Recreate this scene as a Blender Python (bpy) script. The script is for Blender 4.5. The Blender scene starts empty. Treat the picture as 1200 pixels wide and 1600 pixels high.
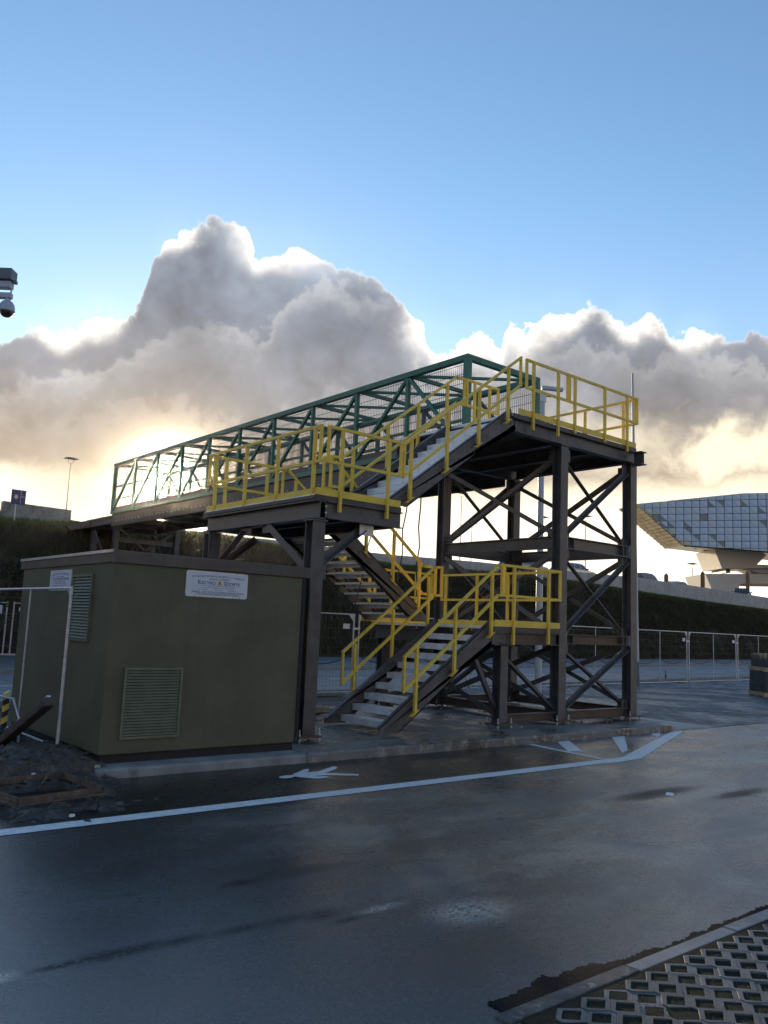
import bpy, math, random
import numpy as np
from mathutils import Vector, Matrix, noise as mnoise
random.seed(7)
rng = np.random.default_rng(7)
S = bpy.context.scene
COL = S.collection
RAD = math.radians

# ------------------------------------------------------------------ camera
YAW, PITCH, ROLL = RAD(39.618), RAD(7.8325), RAD(2.4142)
F_ = Vector((math.sin(YAW)*math.cos(PITCH), math.cos(YAW)*math.cos(PITCH), math.sin(PITCH)))
R_ = Vector((math.cos(YAW), -math.sin(YAW), 0.0))
U_ = R_.cross(F_)
RR = math.cos(ROLL)*R_ + math.sin(ROLL)*U_
UU = -math.sin(ROLL)*R_ + math.cos(ROLL)*U_
cam_data = bpy.data.cameras.new('camera')
cam = bpy.data.objects.new('camera', cam_data); COL.objects.link(cam)
cam.matrix_world = Matrix(((RR.x, UU.x, -F_.x, 0), (RR.y, UU.y, -F_.y, 0), (RR.z, UU.z, -F_.z, 1.7), (0, 0, 0, 1)))
cam_data.sensor_fit = 'VERTICAL'; cam_data.sensor_height = 36; cam_data.sensor_width = 27
cam_data.lens = 1289.6/1600*36
cam_data.clip_start = 0.05; cam_data.clip_end = 6000
S.camera = cam

# ------------------------------------------------------------------ sun, exposure
SUN_EL, SUN_AZ = RAD(8.6), RAD(24.97)        # azimuth measured from +Y towards +X
SUN = Vector((math.sin(SUN_AZ)*math.cos(SUN_EL), math.cos(SUN_AZ)*math.cos(SUN_EL), math.sin(SUN_EL)))
sl = bpy.data.lights.new('sun', 'SUN'); sl.energy = 4.5; sl.angle = RAD(3.0); sl.color = (1.0, 0.80, 0.55)
so = bpy.data.objects.new('sun', sl); COL.objects.link(so)
so.rotation_euler = (-SUN).to_track_quat('-Z', 'Y').to_euler()
so.location = (0, 0, 60)
vs = S.view_settings
vs.view_transform = 'Standard'; vs.look = 'None'; vs.gamma = 1.0; vs.exposure = 1.0; vs.use_curve_mapping = False
S.display_settings.display_device = 'sRGB'

# ------------------------------------------------------------------ world
W = bpy.data.worlds.new('World'); S.world = W; W.use_nodes = True
class NT:
    """small helper round a node tree"""
    def __init__(s, nt): s.nt = nt; s.n = nt.nodes; s.l = nt.links
    def node(s, t, **k):
        n = s.n.new(t)
        for a, b in k.items(): setattr(n, a, b)
        return n
    def put(s, sock, v):
        if isinstance(v, bpy.types.NodeSocket): s.l.new(v, sock)
        elif v is not None: sock.default_value = v
    def m(s, op, a, b=None, c=None, clamp=False):
        n = s.node('ShaderNodeMath', operation=op, use_clamp=clamp)
        s.put(n.inputs[0], a)
        if b is not None: s.put(n.inputs[1], b)
        if c is not None: s.put(n.inputs[2], c)
        return n.outputs[0]
    def vm(s, op, a, b=None, scale=None):
        n = s.node('ShaderNodeVectorMath', operation=op)
        s.put(n.inputs[0], a)
        if b is not None: s.put(n.inputs[1], b)
        if scale is not None: s.put(n.inputs['Scale'], scale)
        return n
    def mr(s, v, a, b, c=0.0, d=1.0, smooth=True):
        n = s.node('ShaderNodeMapRange'); n.interpolation_type = 'SMOOTHSTEP' if smooth else 'LINEAR'; n.clamp = True
        s.put(n.inputs['Value'], v); s.put(n.inputs['From Min'], a); s.put(n.inputs['From Max'], b)
        s.put(n.inputs['To Min'], c); s.put(n.inputs['To Max'], d)
        return n.outputs[0]
    def mix(s, f, a, b, blend='MIX'):
        n = s.node('ShaderNodeMix', data_type='RGBA', blend_type=blend)
        s.put(n.inputs[0], f); s.put(n.inputs[6], a); s.put(n.inputs[7], b)
        return n.outputs[2]
    def noise(s, vec, scale, detail=4, rough=0.55, dist=0.0):
        n = s.node('ShaderNodeTexNoise'); s.put(n.inputs['Vector'], vec)
        n.inputs['Scale'].default_value = scale; n.inputs['Detail'].default_value = detail
        n.inputs['Roughness'].default_value = rough; n.inputs['Distortion'].default_value = dist
        return n.outputs[0]
    def ramp(s, f, stops):
        n = s.node('ShaderNodeValToRGB'); s.put(n.inputs[0], f); e = n.color_ramp.elements
        while len(e) < len(stops): e.new(0.5)
        for i, (p, c) in enumerate(stops): e[i].position = p; e[i].color = c if len(c) == 4 else (*c, 1)
        return n.outputs[0]

def build_world():
    t = NT(W.node_tree); t.n.clear()
    out = t.node('ShaderNodeOutputWorld')
    tc = t.node('ShaderNodeTexCoord')
    D = t.vm('NORMALIZE', tc.outputs['Generated']).outputs[0]
    sep = t.node('ShaderNodeSeparateXYZ'); t.put(sep.inputs[0], D)
    x, y, z = sep.outputs
    az = t.m('MULTIPLY', t.m('ARCTAN2', x, y), 180/math.pi)
    el = t.m('MULTIPLY', t.m('ARCSINE', z), 180/math.pi)
    sky = t.node('ShaderNodeTexSky', sky_type='NISHITA', sun_disc=False)
    sky.sun_elevation = SUN_EL; sky.sun_rotation = SUN_AZ
    sky.air_density = 1.0; sky.dust_density = 0.12; sky.ozone_density = 2.6
    bg1 = t.node('ShaderNodeBackground'); t.put(bg1.inputs[0], sky.outputs[0]); bg1.inputs[1].default_value = 0.14
    # cloud bank: its top edge is a height over azimuth, broken up by billows
    P1 = [(0,15.2),(9.93,15.73),(13.47,16.78),(14.56,17.29),(15.66,17.88),(17.25,17.83),(18.75,18.96),(20.59,19.16),(21.5,20.0),(22.1,20.94),(22.4,22.64),(22.91,24.13),(23.91,25.18),(25.4,25.86),(26.94,26.14),(28.32,25.91),(29.16,25.13),(29.59,24.29),(30.39,24.54),(31.37,25.03),(32.5,25.38),(33.45,25.05),(34.19,24.46),(36.06,24.26),(37.96,23.78),(39.51,22.53),(40.88,21.19),(42.07,20.17),(42.82,18.83),(43.73,18.84),(44.71,19.71),(45.75,20.14),(46.9,19.5),(47.45,18.8),(48.01,20.72),(48.92,20.42),(50.26,21.02),(51.81,21.47),(53.79,21.87),(55.32,21.15),(56.39,20.56),(57.24,20.95),(58.28,20.39),(59.52,19.66),(61.35,19.72),(62.73,19.16),(63.9,19.37),(65.04,19.09),(68.69,18.07),(80,17.2)]
    P2 = [(0,11),(10.35,11.92),(13.75,14.05),(19.39,16.2),(23.38,18.72),(26.77,19.97),(29.94,19.45),(31.6,21.7),(33.35,23.08),(35.16,23.6),(37.02,23.4),(38.93,22.4),(40.88,20.2),(42.83,17.2),(45.59,17.88),(48.29,18.53),(50.51,19.34),(52.72,19.91),(55.32,19.2),(57.02,18.2),(59.11,19.0),(61.13,18.2),(65.01,17.69),(68.66,16.93),(80,15.5)]
    P3 = [(0,12.2),(14,12.6),(19,13.6),(24,14.4),(30,13.8),(35,16.2),(40,16.0),(44,14.0),(49,16.0),(53,17.2),(57,14.8),(62,15.6),(68,14.5),(80,13)]
    a01 = t.m('DIVIDE', az, 80.0, clamp=True)
    def curve(P):
        c = t.node('ShaderNodeFloatCurve'); m = c.mapping; cv = m.curves[0]
        pts = [(a/80, e/40) for a, e in P]
        while len(cv.points) < len(pts): cv.points.new(0.5, 0.5)
        for p, q in zip(cv.points, pts): p.location = q; p.handle_type = 'AUTO'
        m.update(); c.inputs[0].default_value = 1.0; t.put(c.inputs[1], a01)
        return t.m('MULTIPLY', c.outputs[0], 40.0)
    nz_big = t.noise(D, 7.0, 5, 0.55)
    nz_mid = t.noise(D, 26.0, 6, 0.60, 0.25)
    nz_fine = t.noise(D, 75.0, 5, 0.62, 0.2)
    def puff(sc):
        return t.m('ABSOLUTE', t.m('SUBTRACT', t.noise(D, sc, 1, 0.5, 0.15), 0.5))
    bil = t.m('SUBTRACT', t.m('ADD', t.m('MULTIPLY', puff(15.0), 2.0), t.m('MULTIPLY', puff(33.0), 1.3)), 0.36)
    def edge(P, k1, k2, shift=0.0):
        d = t.m('MULTIPLY', t.m('SUBTRACT', nz_mid, 0.5), k1)
        d = t.m('ADD', d, t.m('MULTIPLY', bil, k2))
        d = t.m('ADD', d, t.m('MULTIPLY', t.m('SUBTRACT', nz_fine, 0.5), k1*0.6))
        return t.m('SUBTRACT', t.m('ADD', t.m('ADD', curve(P), shift), d), el)      # > 0 inside
    h1 = edge(P1, 2.0, 1.3, 0.05); h2 = edge(P2, 3.2, 2.0); h3 = edge(P3, 5.5, 2.6)
    # direction to the sun
    ca = t.vm('DOT_PRODUCT', D, tuple(SUN)).outputs['Value']
    ang = t.m('MULTIPLY', t.m('ARCCOSINE', t.m('MINIMUM', ca, 0.99999)), 180/math.pi)
    near = t.m('EXPONENT', t.m('MULTIPLY', ang, -1/16.0))
    # body colour: blue grey above, warm towards its base
    warm = t.m('ADD', el, t.m('MULTIPLY', t.m('SUBTRACT', nz_big, 0.5), 7.0))
    body = t.ramp(t.mr(warm, 8.0, 25.0, smooth=False), [(0.0, (0.66, 0.50, 0.36)), (0.18, (0.50, 0.42, 0.35)), (0.42, (0.35, 0.345, 0.36)), (0.72, (0.255, 0.28, 0.34)), (1.0, (0.34, 0.39, 0.47))])
    tex = t.m('ADD', t.m('MULTIPLY', t.m('SUBTRACT', nz_mid, 0.5), 0.50), t.m('MULTIPLY', t.m('SUBTRACT', nz_big, 0.5), 1.5))
    tex = t.m('ADD', tex, t.m('MULTIPLY', bil, 0.28))
    body = t.vm('SCALE', body, None, t.m('MULTIPLY', t.m('MAXIMUM', t.m('ADD', 0.96, tex), 0.3), t.mr(ang, 2.0, 11.0, 0.45, 1.0))).outputs[0]
    def rim(h, w, amt):
        e = t.m('EXPONENT', t.m('DIVIDE', t.m('MULTIPLY', t.m('MAXIMUM', h, 0.0), -1.0), w))
        g = t.mr(nz_big, 0.36, 0.62)
        return t.m('MULTIPLY', t.m('MULTIPLY', e, amt), t.m('ADD', 0.35, t.m('MULTIPLY', g, 0.75)))
    crown = None
    for (ca_, ce_, cr_) in ((48.8,19.2,2.6),(29.0,24.6,1.5),(32.4,24.9,1.6),(45.6,19.2,2.0),(41.6,19.2,2.0),(17.2,17.7,1.3),(19.4,18.7,1.3),(52.0,21.2,1.4),(56.6,20.3,1.5),(60.5,19.4,1.3),(24.0,24.8,1.1)):
        ga = t.m('DIVIDE', t.m('SUBTRACT', az, ca_), cr_); gb = t.m('DIVIDE', t.m('SUBTRACT', el, ce_), cr_)
        gg = t.m('EXPONENT', t.m('MULTIPLY', t.m('ADD', t.m('MULTIPLY', ga, ga), t.m('MULTIPLY', gb, gb)), -1.0))
        crown = gg if crown is None else t.m('ADD', crown, gg)
    def rim2(h, amt):
        w = t.m('ADD', 0.22, t.m('MULTIPLY', crown, 0.95))
        e = t.m('EXPONENT', t.m('DIVIDE', t.m('MULTIPLY', t.m('MAXIMUM', h, 0.0), -1.0), w))
        return t.m('MULTIPLY', e, t.m('MINIMUM', t.m('ADD', 0.55, crown), amt))
    rimc = (1.35, 1.27, 1.16, 1)
    c1 = t.mix(t.m('MINIMUM', rim2(h1, 1.0), 1.0), body, rimc)
    c2 = t.mix(t.m('MINIMUM', rim(h2, 0.9, 0.40), 1.0), t.vm('SCALE', body, None, 0.93).outputs[0], rimc)
    c3 = t.mix(t.m('MINIMUM', rim(h3, 1.2, 0.14), 1.0), t.vm('SCALE', body, None, 0.97).outputs[0], rimc)
    cl = t.mix(t.mr(h2, -0.1, 0.9), c1, c2)
    cl = t.mix(t.mr(h3, -0.2, 1.4), cl, c3)
    cl = t.mix(t.m('MULTIPLY', t.m('MINIMUM', rim2(h1, 1.0), 1.0), t.m('MINIMUM', crown, 0.8)), cl, rimc)
    # bright gap under the base and a bright tear on the right
    base = t.m('ADD', 9.1, t.m('MULTIPLY', t.m('SUBTRACT', nz_mid, 0.5), 2.2))
    base = t.m('ADD', base, t.mr(az, 20, 70, -0.5, 0.9, False))
    gap = t.mr(t.m('SUBTRACT', base, el), -1.3, 0.5)
    dx = t.m('DIVIDE', t.m('SUBTRACT', az, 62.5), 4.0); dy = t.m('DIVIDE', t.m('SUBTRACT', el, 12.0), 1.9)
    rr = t.m('SQRT', t.m('ADD', t.m('MULTIPLY', dx, dx), t.m('MULTIPLY', dy, dy)))
    tear = t.mr(t.m('ADD', rr, t.m('MULTIPLY', t.m('SUBTRACT', nz_mid, 0.5), 2.6)), 1.5, 0.4)
    dx2 = t.m('DIVIDE', t.m('SUBTRACT', az, 54.0), 9.0); dy2 = t.m('DIVIDE', t.m('SUBTRACT', el, 12.4), 2.2)
    rr2 = t.m('SQRT', t.m('ADD', t.m('MULTIPLY', dx2, dx2), t.m('MULTIPLY', dy2, dy2)))
    tear2 = t.m('MULTIPLY', t.mr(t.m('ADD', rr2, t.m('MULTIPLY', t.m('SUBTRACT', nz_mid, 0.5), 2.2)), 1.4, 0.2), 0.58)
    bright = t.mix(t.mr(el, 3, 11), (1.6, 1.42, 1.18, 1), (1.12, 0.98, 0.72, 1))
    # the open gap fades out of the sunward half of the sky
    side = t.mr(t.m('ABSOLUTE', t.m('SUBTRACT', az, 40)), 100, 50)
    gap = t.m('MULTIPLY', gap, side)
    open_ = t.m('MAXIMUM', gap, t.m('MAXIMUM', tear, tear2))
    bright = t.vm('SCALE', bright, None, t.mr(ang, 2.0, 12.0, 0.34, 1.0)).outputs[0]
    cl = t.mix(t.m('MINIMUM', open_, 1.0), cl, bright)
    bg2 = t.node('ShaderNodeBackground'); t.put(bg2.inputs[0], cl); bg2.inputs[1].default_value = 0.58
    mask = t.mr(h1, -0.16, 0.26)
    # thin veil in the blue around the bank
    veil = t.m('MULTIPLY', t.mr(el, 34, 14), 0.12)
    mask = t.m('MAXIMUM', mask, t.m('MULTIPLY', veil, t.mr(h1, -14, 0)))
    mx = t.node('ShaderNodeMixShader'); t.put(mx.inputs[0], mask); t.l.new(bg1.outputs[0], mx.inputs[1]); t.l.new(bg2.outputs[0], mx.inputs[2])
    # the low sun shining through thin cloud: a bright core and its aureole
    core = t.m('MULTIPLY', t.mr(ang, 1.9, 0.8), 9.0)
    aur = t.m('MULTIPLY', t.m('EXPONENT', t.m('MULTIPLY', ang, -1/2.4)), 0.12)
    aur = t.m('ADD', aur, t.m('MULTIPLY', t.m('EXPONENT', t.m('MULTIPLY', ang, -1/9.0)), 0.03))
    bg3 = t.node('ShaderNodeBackground'); bg3.inputs[0].default_value = (1.0, 0.80, 0.50, 1); t.put(bg3.inputs[1], t.m('ADD', core, aur))
    ad = t.node('ShaderNodeAddShader'); t.l.new(mx.outputs[0], ad.inputs[0]); t.l.new(bg3.outputs[0], ad.inputs[1])
    t.l.new(ad.outputs[0], out.inputs[0])
build_world()

# ------------------------------------------------------------------ materials
MATS = {}
def mat(name, base, rough=0.5, metal=0.0, var=0.25, vscale=6.0, spots=None, bump=0.0, bscale=60.0, spec=0.5, rvar=0.0, streak=None, coat=0.0):
    """procedural paint / metal / stone: mottled colour, optional stains, streaks and fine relief"""
    m = bpy.data.materials.new(name); m.use_nodes = True; t = NT(m.node_tree)
    b = t.n['Principled BSDF']
    tc = t.node('ShaderNodeTexCoord'); ge = t.node('ShaderNodeNewGeometry'); P = ge.outputs['Position']
    n1 = t.noise(P, vscale, 5, 0.6)
    dark = tuple(c*(1-var) for c in base); lite = tuple(min(1, c*(1+var)) for c in base)
    c = t.mix(t.mr(n1, 0.3, 0.7), (*dark, 1), (*lite, 1))
    r = t.m('ADD', rough, t.m('MULTIPLY', t.m('SUBTRACT', n1, 0.5), rvar)) if rvar else rough
    if spots:
        col, sc, lo, hi = spots
        n2 = t.noise(P, sc, 6, 0.65, 0.3)
        f = t.mr(n2, lo, hi); c = t.mix(f, c, (*col, 1))
    if streak:
        col, amt = streak
        mp = t.node('ShaderNodeMapping'); mp.inputs['Scale'].default_value = (14, 14, 0.9); t.put(mp.inputs['Vector'], P)
        n3 = t.noise(mp.outputs[0], 1.0, 5, 0.6)
        c = t.mix(t.m('MULTIPLY', t.mr(n3, 0.52, 0.75), amt), c, (*col, 1))
    t.put(b.inputs['Base Color'], c); t.put(b.inputs['Roughness'], r); b.inputs['Metallic'].default_value = metal
    b.inputs['Specular IOR Level'].default_value = spec
    b.inputs['Coat Weight'].default_value = coat
    if bump:
        bp = t.node('ShaderNodeBump'); bp.inputs['Strength'].default_value = bump; bp.inputs['Distance'].default_value = 0.01
        t.put(bp.inputs['Height'], t.noise(P, bscale, 4, 0.6)); t.l.new(bp.outputs[0], b.inputs['Normal'])
    MATS[name] = m
    return m

steel = mat('weathered_dark_steel', (0.076, 0.074, 0.077), 0.38, 0.0, 0.35, 3.0, spots=((0.075, 0.050, 0.038), 7.0, 0.60, 0.76), bump=0.15, bscale=90, rvar=0.3, streak=((0.12, 0.115, 0.115), 0.5))
steel_rust = mat('brown_steel_beam', (0.075, 0.050, 0.042), 0.5, 0.0, 0.35, 4.0, spots=((0.10, 0.05, 0.03), 6.0, 0.5, 0.7), bump=0.15, bscale=90, rvar=0.3)
galv = mat('galvanised_steel', (0.50, 0.52, 0.54), 0.42, 0.55, 0.18, 9.0, spots=((0.36, 0.37, 0.38), 14, 0.55, 0.7), bump=0.05, bscale=120, rvar=0.25)
tread_m = mat('galvanised_tread_plate', (0.78, 0.80, 0.82), 0.42, 0.12, 0.15, 5.0, spots=((0.45, 0.45, 0.44), 12, 0.58, 0.75), bump=0.10, bscale=160, rvar=0.25)
yellow = mat('yellow_paint', (0.80, 0.55, 0.06), 0.42, 0.0, 0.10, 5.0, spots=((0.40, 0.27, 0.05), 22, 0.66, 0.78), rvar=0.2)
green = mat('green_paint', (0.026, 0.145, 0.098), 0.42, 0.0, 0.20, 5.0, spots=((0.03, 0.07, 0.055), 9, 0.6, 0.75), rvar=0.2)
wire_m = mat('dull_wire', (0.10, 0.10, 0.11), 0.5, 0.3, 0.1)
deck_m = mat('dark_deck_steel', (0.060, 0.054, 0.052), 0.5, 0.0, 0.3, 3.0, spots=((0.09, 0.06, 0.045), 5, 0.58, 0.75), rvar=0.2)
kiosk_m = mat('green_render', (0.112, 0.104, 0.058), 0.75, 0.0, 0.14, 1.6, spots=((0.12, 0.11, 0.085), 3.0, 0.55, 0.8), bump=0.35, bscale=130, streak=((0.085, 0.082, 0.06), 0.5))
trim_m = mat('brown_roof_trim', (0.085, 0.070, 0.058), 0.5, 0.0, 0.2, 3.0, streak=((0.05, 0.045, 0.04), 0.6))
louvre_m = mat('green_louvre_metal', (0.15, 0.155, 0.095), 0.48, 0.0, 0.12, 6.0, rvar=0.1)
dark_m = mat('dark_recess', (0.018, 0.017, 0.016), 0.8, 0.0, 0.2)
alu = mat('bright_aluminium_trim', (0.62, 0.62, 0.62), 0.35, 0.6, 0.1)
concrete = mat('concrete', (0.27, 0.265, 0.255), 0.75, 0.0, 0.22, 2.2, spots=((0.15, 0.145, 0.135), 3.5, 0.52, 0.7), bump=0.3, bscale=70, streak=((0.16, 0.15, 0.14), 0.5))
concrete_light = mat('pale_concrete', (0.40, 0.39, 0.37), 0.7, 0.0, 0.15, 1.5, streak=((0.28, 0.27, 0.25), 0.4), bump=0.15)
building_conc = mat('smooth_white_concrete', (0.68, 0.66, 0.61), 0.7, 0.0, 0.06, 0.2)
sign_white = mat('sign_white', (0.62, 0.65, 0.72), 0.4, 0.0, 0.06, 8)
sign_cream = mat('sign_cream_border', (0.74, 0.70, 0.62), 0.4, 0.0, 0.05, 8)
ink = mat('dark_blue_ink', (0.035, 0.04, 0.10), 0.5)
ink_grey = mat('grey_ink', (0.16, 0.17, 0.22), 0.5)
orange = mat('orange_print', (0.65, 0.30, 0.04), 0.5)
road_paint = mat('white_road_paint', (0.78, 0.78, 0.77), 0.5, 0.0, 0.12, 12.0, spots=((0.20, 0.20, 0.21), 30, 0.62, 0.72), bump=0.2, bscale=180, rvar=0.3)
rusty = mat('rusty_iron', (0.125, 0.088, 0.062), 0.75, 0.0, 0.4, 10.0, spots=((0.06, 0.04, 0.03), 9, 0.5, 0.7), bump=0.3, bscale=90)
wood_old = mat('dark_wet_timber', (0.075, 0.055, 0.042), 0.55, 0.0, 0.4, 7.0, streak=((0.03, 0.025, 0.02), 0.6), bump=0.4, bscale=50)
wood_new = mat('pale_pallet_wood', (0.46, 0.33, 0.19), 0.7, 0.0, 0.2, 9.0, bump=0.2)
block_m = mat('dark_paving_block', (0.045, 0.045, 0.05), 0.6, 0.0, 0.3, 7.0, bump=0.25)
rubber = mat('black_rubber', (0.02, 0.02, 0.02), 0.6, 0.0, 0.2)
cable_m = mat('black_cable', (0.03, 0.028, 0.026), 0.55, 0.0, 0.2)
pole_white = mat('pale_grey_pole', (0.48, 0.50, 0.52), 0.45, 0.1, 0.08, 1.0)
lamp_m = mat('brown_lamp_metal', (0.07, 0.055, 0.045), 0.5, 0.2, 0.1)
post_rust = mat('rust_brown_post', (0.16, 0.075, 0.04), 0.65, 0.0, 0.15, 2.0)
cam_grey = mat('camera_housing_grey', (0.42, 0.47, 0.54), 0.4, 0.0, 0.05)
cam_dark = mat('camera_dark_plastic', (0.12, 0.14, 0.17), 0.4, 0.0, 0.05)
sign_blue = mat('blue_road_sign', (0.03, 0.05, 0.16), 0.45, 0.0, 0.08)
paint_red = mat('red_print', (0.45, 0.05, 0.05), 0.5)
car_grey = mat('grey_car_paint', (0.16, 0.19, 0.20), 0.25, 0.3, 0.04, coat=0.8)
car_dark = mat('dark_car_paint', (0.03, 0.035, 0.03), 0.25, 0.2, 0.04, coat=0.8)
car_silver = mat('silver_car_paint', (0.42, 0.43, 0.44), 0.28, 0.5, 0.04, coat=0.8)
leaf_m = mat('bramble_leaf', (0.045, 0.050, 0.022), 0.7, 0.0, 0.45, 1.2)
twig_m = mat('twig', (0.06, 0.045, 0.035), 0.8)
blackw = mat('black_stripe', (0.03, 0.03, 0.03), 0.5)
plastic_white = mat('white_plastic_tag', (0.70, 0.72, 0.74), 0.5, 0.0, 0.04)
stone_m = mat('pale_rubble', (0.34, 0.31, 0.27), 0.8, 0.0, 0.3, 12, bump=0.4)

def glass(name, col, rough=0.06, t=0.0):
    m = bpy.data.materials.new(name); m.use_nodes = True
    b = m.node_tree.nodes['Principled BSDF']; b.inputs['Base Color'].default_value = (*col, 1)
    b.inputs['Roughness'].default_value = rough; b.inputs['Specular IOR Level'].default_value = 0.9
    b.inputs['Metallic'].default_value = t
    n = NT(m.node_tree); ge = n.node('ShaderNodeNewGeometry')
    bp = n.node('ShaderNodeBump'); bp.inputs['Strength'].default_value = 0.03
    n.put(bp.inputs['Height'], n.noise(ge.outputs['Position'], 1.5, 2)); n.l.new(bp.outputs[0], b.inputs['Normal'])
    return m
car_glass = glass('car_window_glass', (0.02, 0.03, 0.03))
dome_glass = glass('dark_dome_glass', (0.03, 0.02, 0.015))
facade_a = glass('silver_blue_glass', (0.46, 0.50, 0.54), 0.42, 0.5)
facade_b = glass('dark_facet_glass', (0.18, 0.18, 0.17), 0.35, 0.4)
facade_c = glass('gold_facet_glass', (0.42, 0.36, 0.20), 0.25, 0.5)
facade_d = glass('deep_blue_glass', (0.38, 0.43, 0.48), 0.40, 0.5)
white_car_roof = None

def asphalt_material():
    m = bpy.data.materials.new('wet_asphalt'); m.use_nodes = True; t = NT(m.node_tree); b = t.n['Principled BSDF']
    P = t.node('ShaderNodeNewGeometry').outputs['Position']
    fine = t.noise(P, 95.0, 3, 0.75); grit = t.noise(P, 42.0, 5, 0.8); pits = t.noise(P, 17.0, 5, 0.8)
    mp = t.node('ShaderNodeMapping'); mp.inputs['Scale'].default_value = (0.55, 1.0, 1.0); t.put(mp.inputs['Vector'], P)
    big = t.noise(mp.outputs[0], 0.55, 5, 0.6, 0.6)
    big2 = t.noise(mp.outputs[0], 1.7, 5, 0.6, 0.3)
    sep = t.node('ShaderNodeSeparateXYZ'); t.put(sep.inputs[0], P); px, py = sep.outputs[0], sep.outputs[1]
    # drier, gritty right side, lightened as if sunlit; film of water left
    dry_lit = t.mr(t.m('ADD', px, t.m('MULTIPLY', t.m('SUBTRACT', big, 0.5), 9.0)), 2.4, 6.8)
    dry_lit = t.m('MULTIPLY', dry_lit, t.mr(big2, 0.30, 0.62, 0.35, 1.0))
    base = t.mix(fine, (0.022, 0.023, 0.026, 1), (0.062, 0.064, 0.070, 1))
    speck = t.mr(grit, 0.58, 0.68)
    base = t.mix(t.m('MULTIPLY', speck, t.mr(dry_lit, 0, 1, 0.25, 0.75)), base, (0.30, 0.285, 0.26, 1))
    warm_sheen = t.mr(t.m('ADD', t.noise(mp.outputs[0], 1.1, 6, 0.65, 0.8), t.m('MULTIPLY', t.m('SUBTRACT', grit, 0.5), 0.25)), 0.42, 0.66)
    base = t.mix(t.m('MULTIPLY', dry_lit, 0.65), base, (0.14, 0.137, 0.132, 1))
    base = t.mix(t.m('MULTIPLY', t.m('MULTIPLY', dry_lit, warm_sheen), 0.85), base, (0.34, 0.30, 0.24, 1))  # warm sheen of low sun and cloud put into the colour as sandy tint
    base = t.vm('SCALE', base, None, t.mr(t.m('ADD', fine, t.m('MULTIPLY', t.m('SUBTRACT', grit, 0.5), 1.2)), 0.25, 0.75, 0.35, 1.65, False)).outputs[0]
    base = t.mix(t.m('MULTIPLY', t.mr(pits, 0.70, 0.76), 0.7), base, (0.012, 0.012, 0.013, 1))
    def spot(x0, y0, sx, sy, lo, hi, nk=1.3):
        a = t.m('DIVIDE', t.m('SUBTRACT', px, x0), sx); c = t.m('DIVIDE', t.m('SUBTRACT', py, y0), sy)
        r = t.m('SQRT', t.m('ADD', t.m('MULTIPLY', a, a), t.m('MULTIPLY', c, c)))
        r = t.m('ADD', r, t.m('MULTIPLY', t.m('SUBTRACT', big2, 0.5), nk))
        r = t.m('ADD', r, t.m('MULTIPLY', t.m('SUBTRACT', grit, 0.5), 1.6)); r = t.m('ADD', r, t.m('MULTIPLY', t.m('SUBTRACT', pits, 0.5), 1.6))
        return t.mr(r, hi, lo)
    # oily wheel streak, dark damp patches and a scatter of sand
    stain = None
    for q in ((1.62,4.24,.20,.03),(1.95,4.235,.28,.06),(2.22,4.215,.18,.05),(2.60,4.19,.26,.05),(2.86,4.17,.22,.075),(3.06,4.125,.15,.10),(3.13,3.98,.13,.045),(3.0,4.9,.16,.06)):
        sp = t.m('MULTIPLY', spot(*q, 0.1, 1.7, 2.2), t.mr(t.m('ADD', grit, t.m('MULTIPLY', t.m('SUBTRACT', pits, 0.5), 0.8)), 0.36, 0.52, 0.25, 1.0))
        stain = sp if stain is None else t.m('MAXIMUM', stain, sp)
    stain = t.m('MAXIMUM', stain, spot(9.3, 4.75, 0.75, 0.16, 0.4, 1.2))
    stain = t.m('MAXIMUM', stain, spot(8.4, 5.25, 0.9, 0.18, 0.4, 1.3))
    stain = t.m('MAXIMUM', stain, t.m('MULTIPLY', spot(3.4, 4.9, 0.5, 0.12, 0.3, 1.3), 0.6))
    base = t.mix(t.m('MULTIPLY', stain, 0.9), base, (0.010, 0.012, 0.012, 1))
    sand = t.m('MAXIMUM', spot(3.86, 3.68, 0.36, 0.24, 0.2, 1.25), t.m('MAXIMUM', spot(3.45, 4.03, 0.22, 0.05, 0.2, 1.2), spot(1.28, 4.25, 0.16, 0.08, 0.2, 1.2)))
    sand = t.m('MULTIPLY', sand, t.mr(t.m('ADD', grit, t.m('MULTIPLY', t.m('SUBTRACT', pits, 0.5), 0.5)), 0.40, 0.60))
    base = t.mix(t.m('MULTIPLY', sand, 0.95), base, (0.62, 0.57, 0.49, 1))
    fresh = t.m('MULTIPLY', t.mr(py, 6.93, 6.97, smooth=False), t.mr(px, 9.95, 9.85, smooth=False))
    base = t.vm('SCALE', base, None, t.m('SUBTRACT', 1.0, t.m('MULTIPLY', fresh, 0.72))).outputs[0]
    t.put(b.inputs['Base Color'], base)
    rough = t.m('ADD', t.mr(dry_lit, 0, 1, 0.26, 0.30, False), t.m('MULTIPLY', t.m('SUBTRACT', big2, 0.5), 0.45))
    rough = t.m('ADD', rough, t.m('MULTIPLY', t.m('SUBTRACT', pits, 0.5), 0.35))
    rough = t.m('ADD', rough, t.m('MULTIPLY', stain, 0.15))
    t.put(b.inputs['Roughness'], t.m('MAXIMUM', rough, 0.16))
    t.put(b.inputs['Specular IOR Level'], t.m('MULTIPLY', t.mr(stain, 0, 1, 0.95, 0.10, False), t.m('SUBTRACT', 1.0, t.m('MULTIPLY', fresh, 0.45))))
    bp = t.node('ShaderNodeBump'); bp.inputs['Distance'].default_value = 0.006
    t.put(bp.inputs['Strength'], t.mr(dry_lit, 0, 1, 0.28, 0.75, False))
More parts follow.
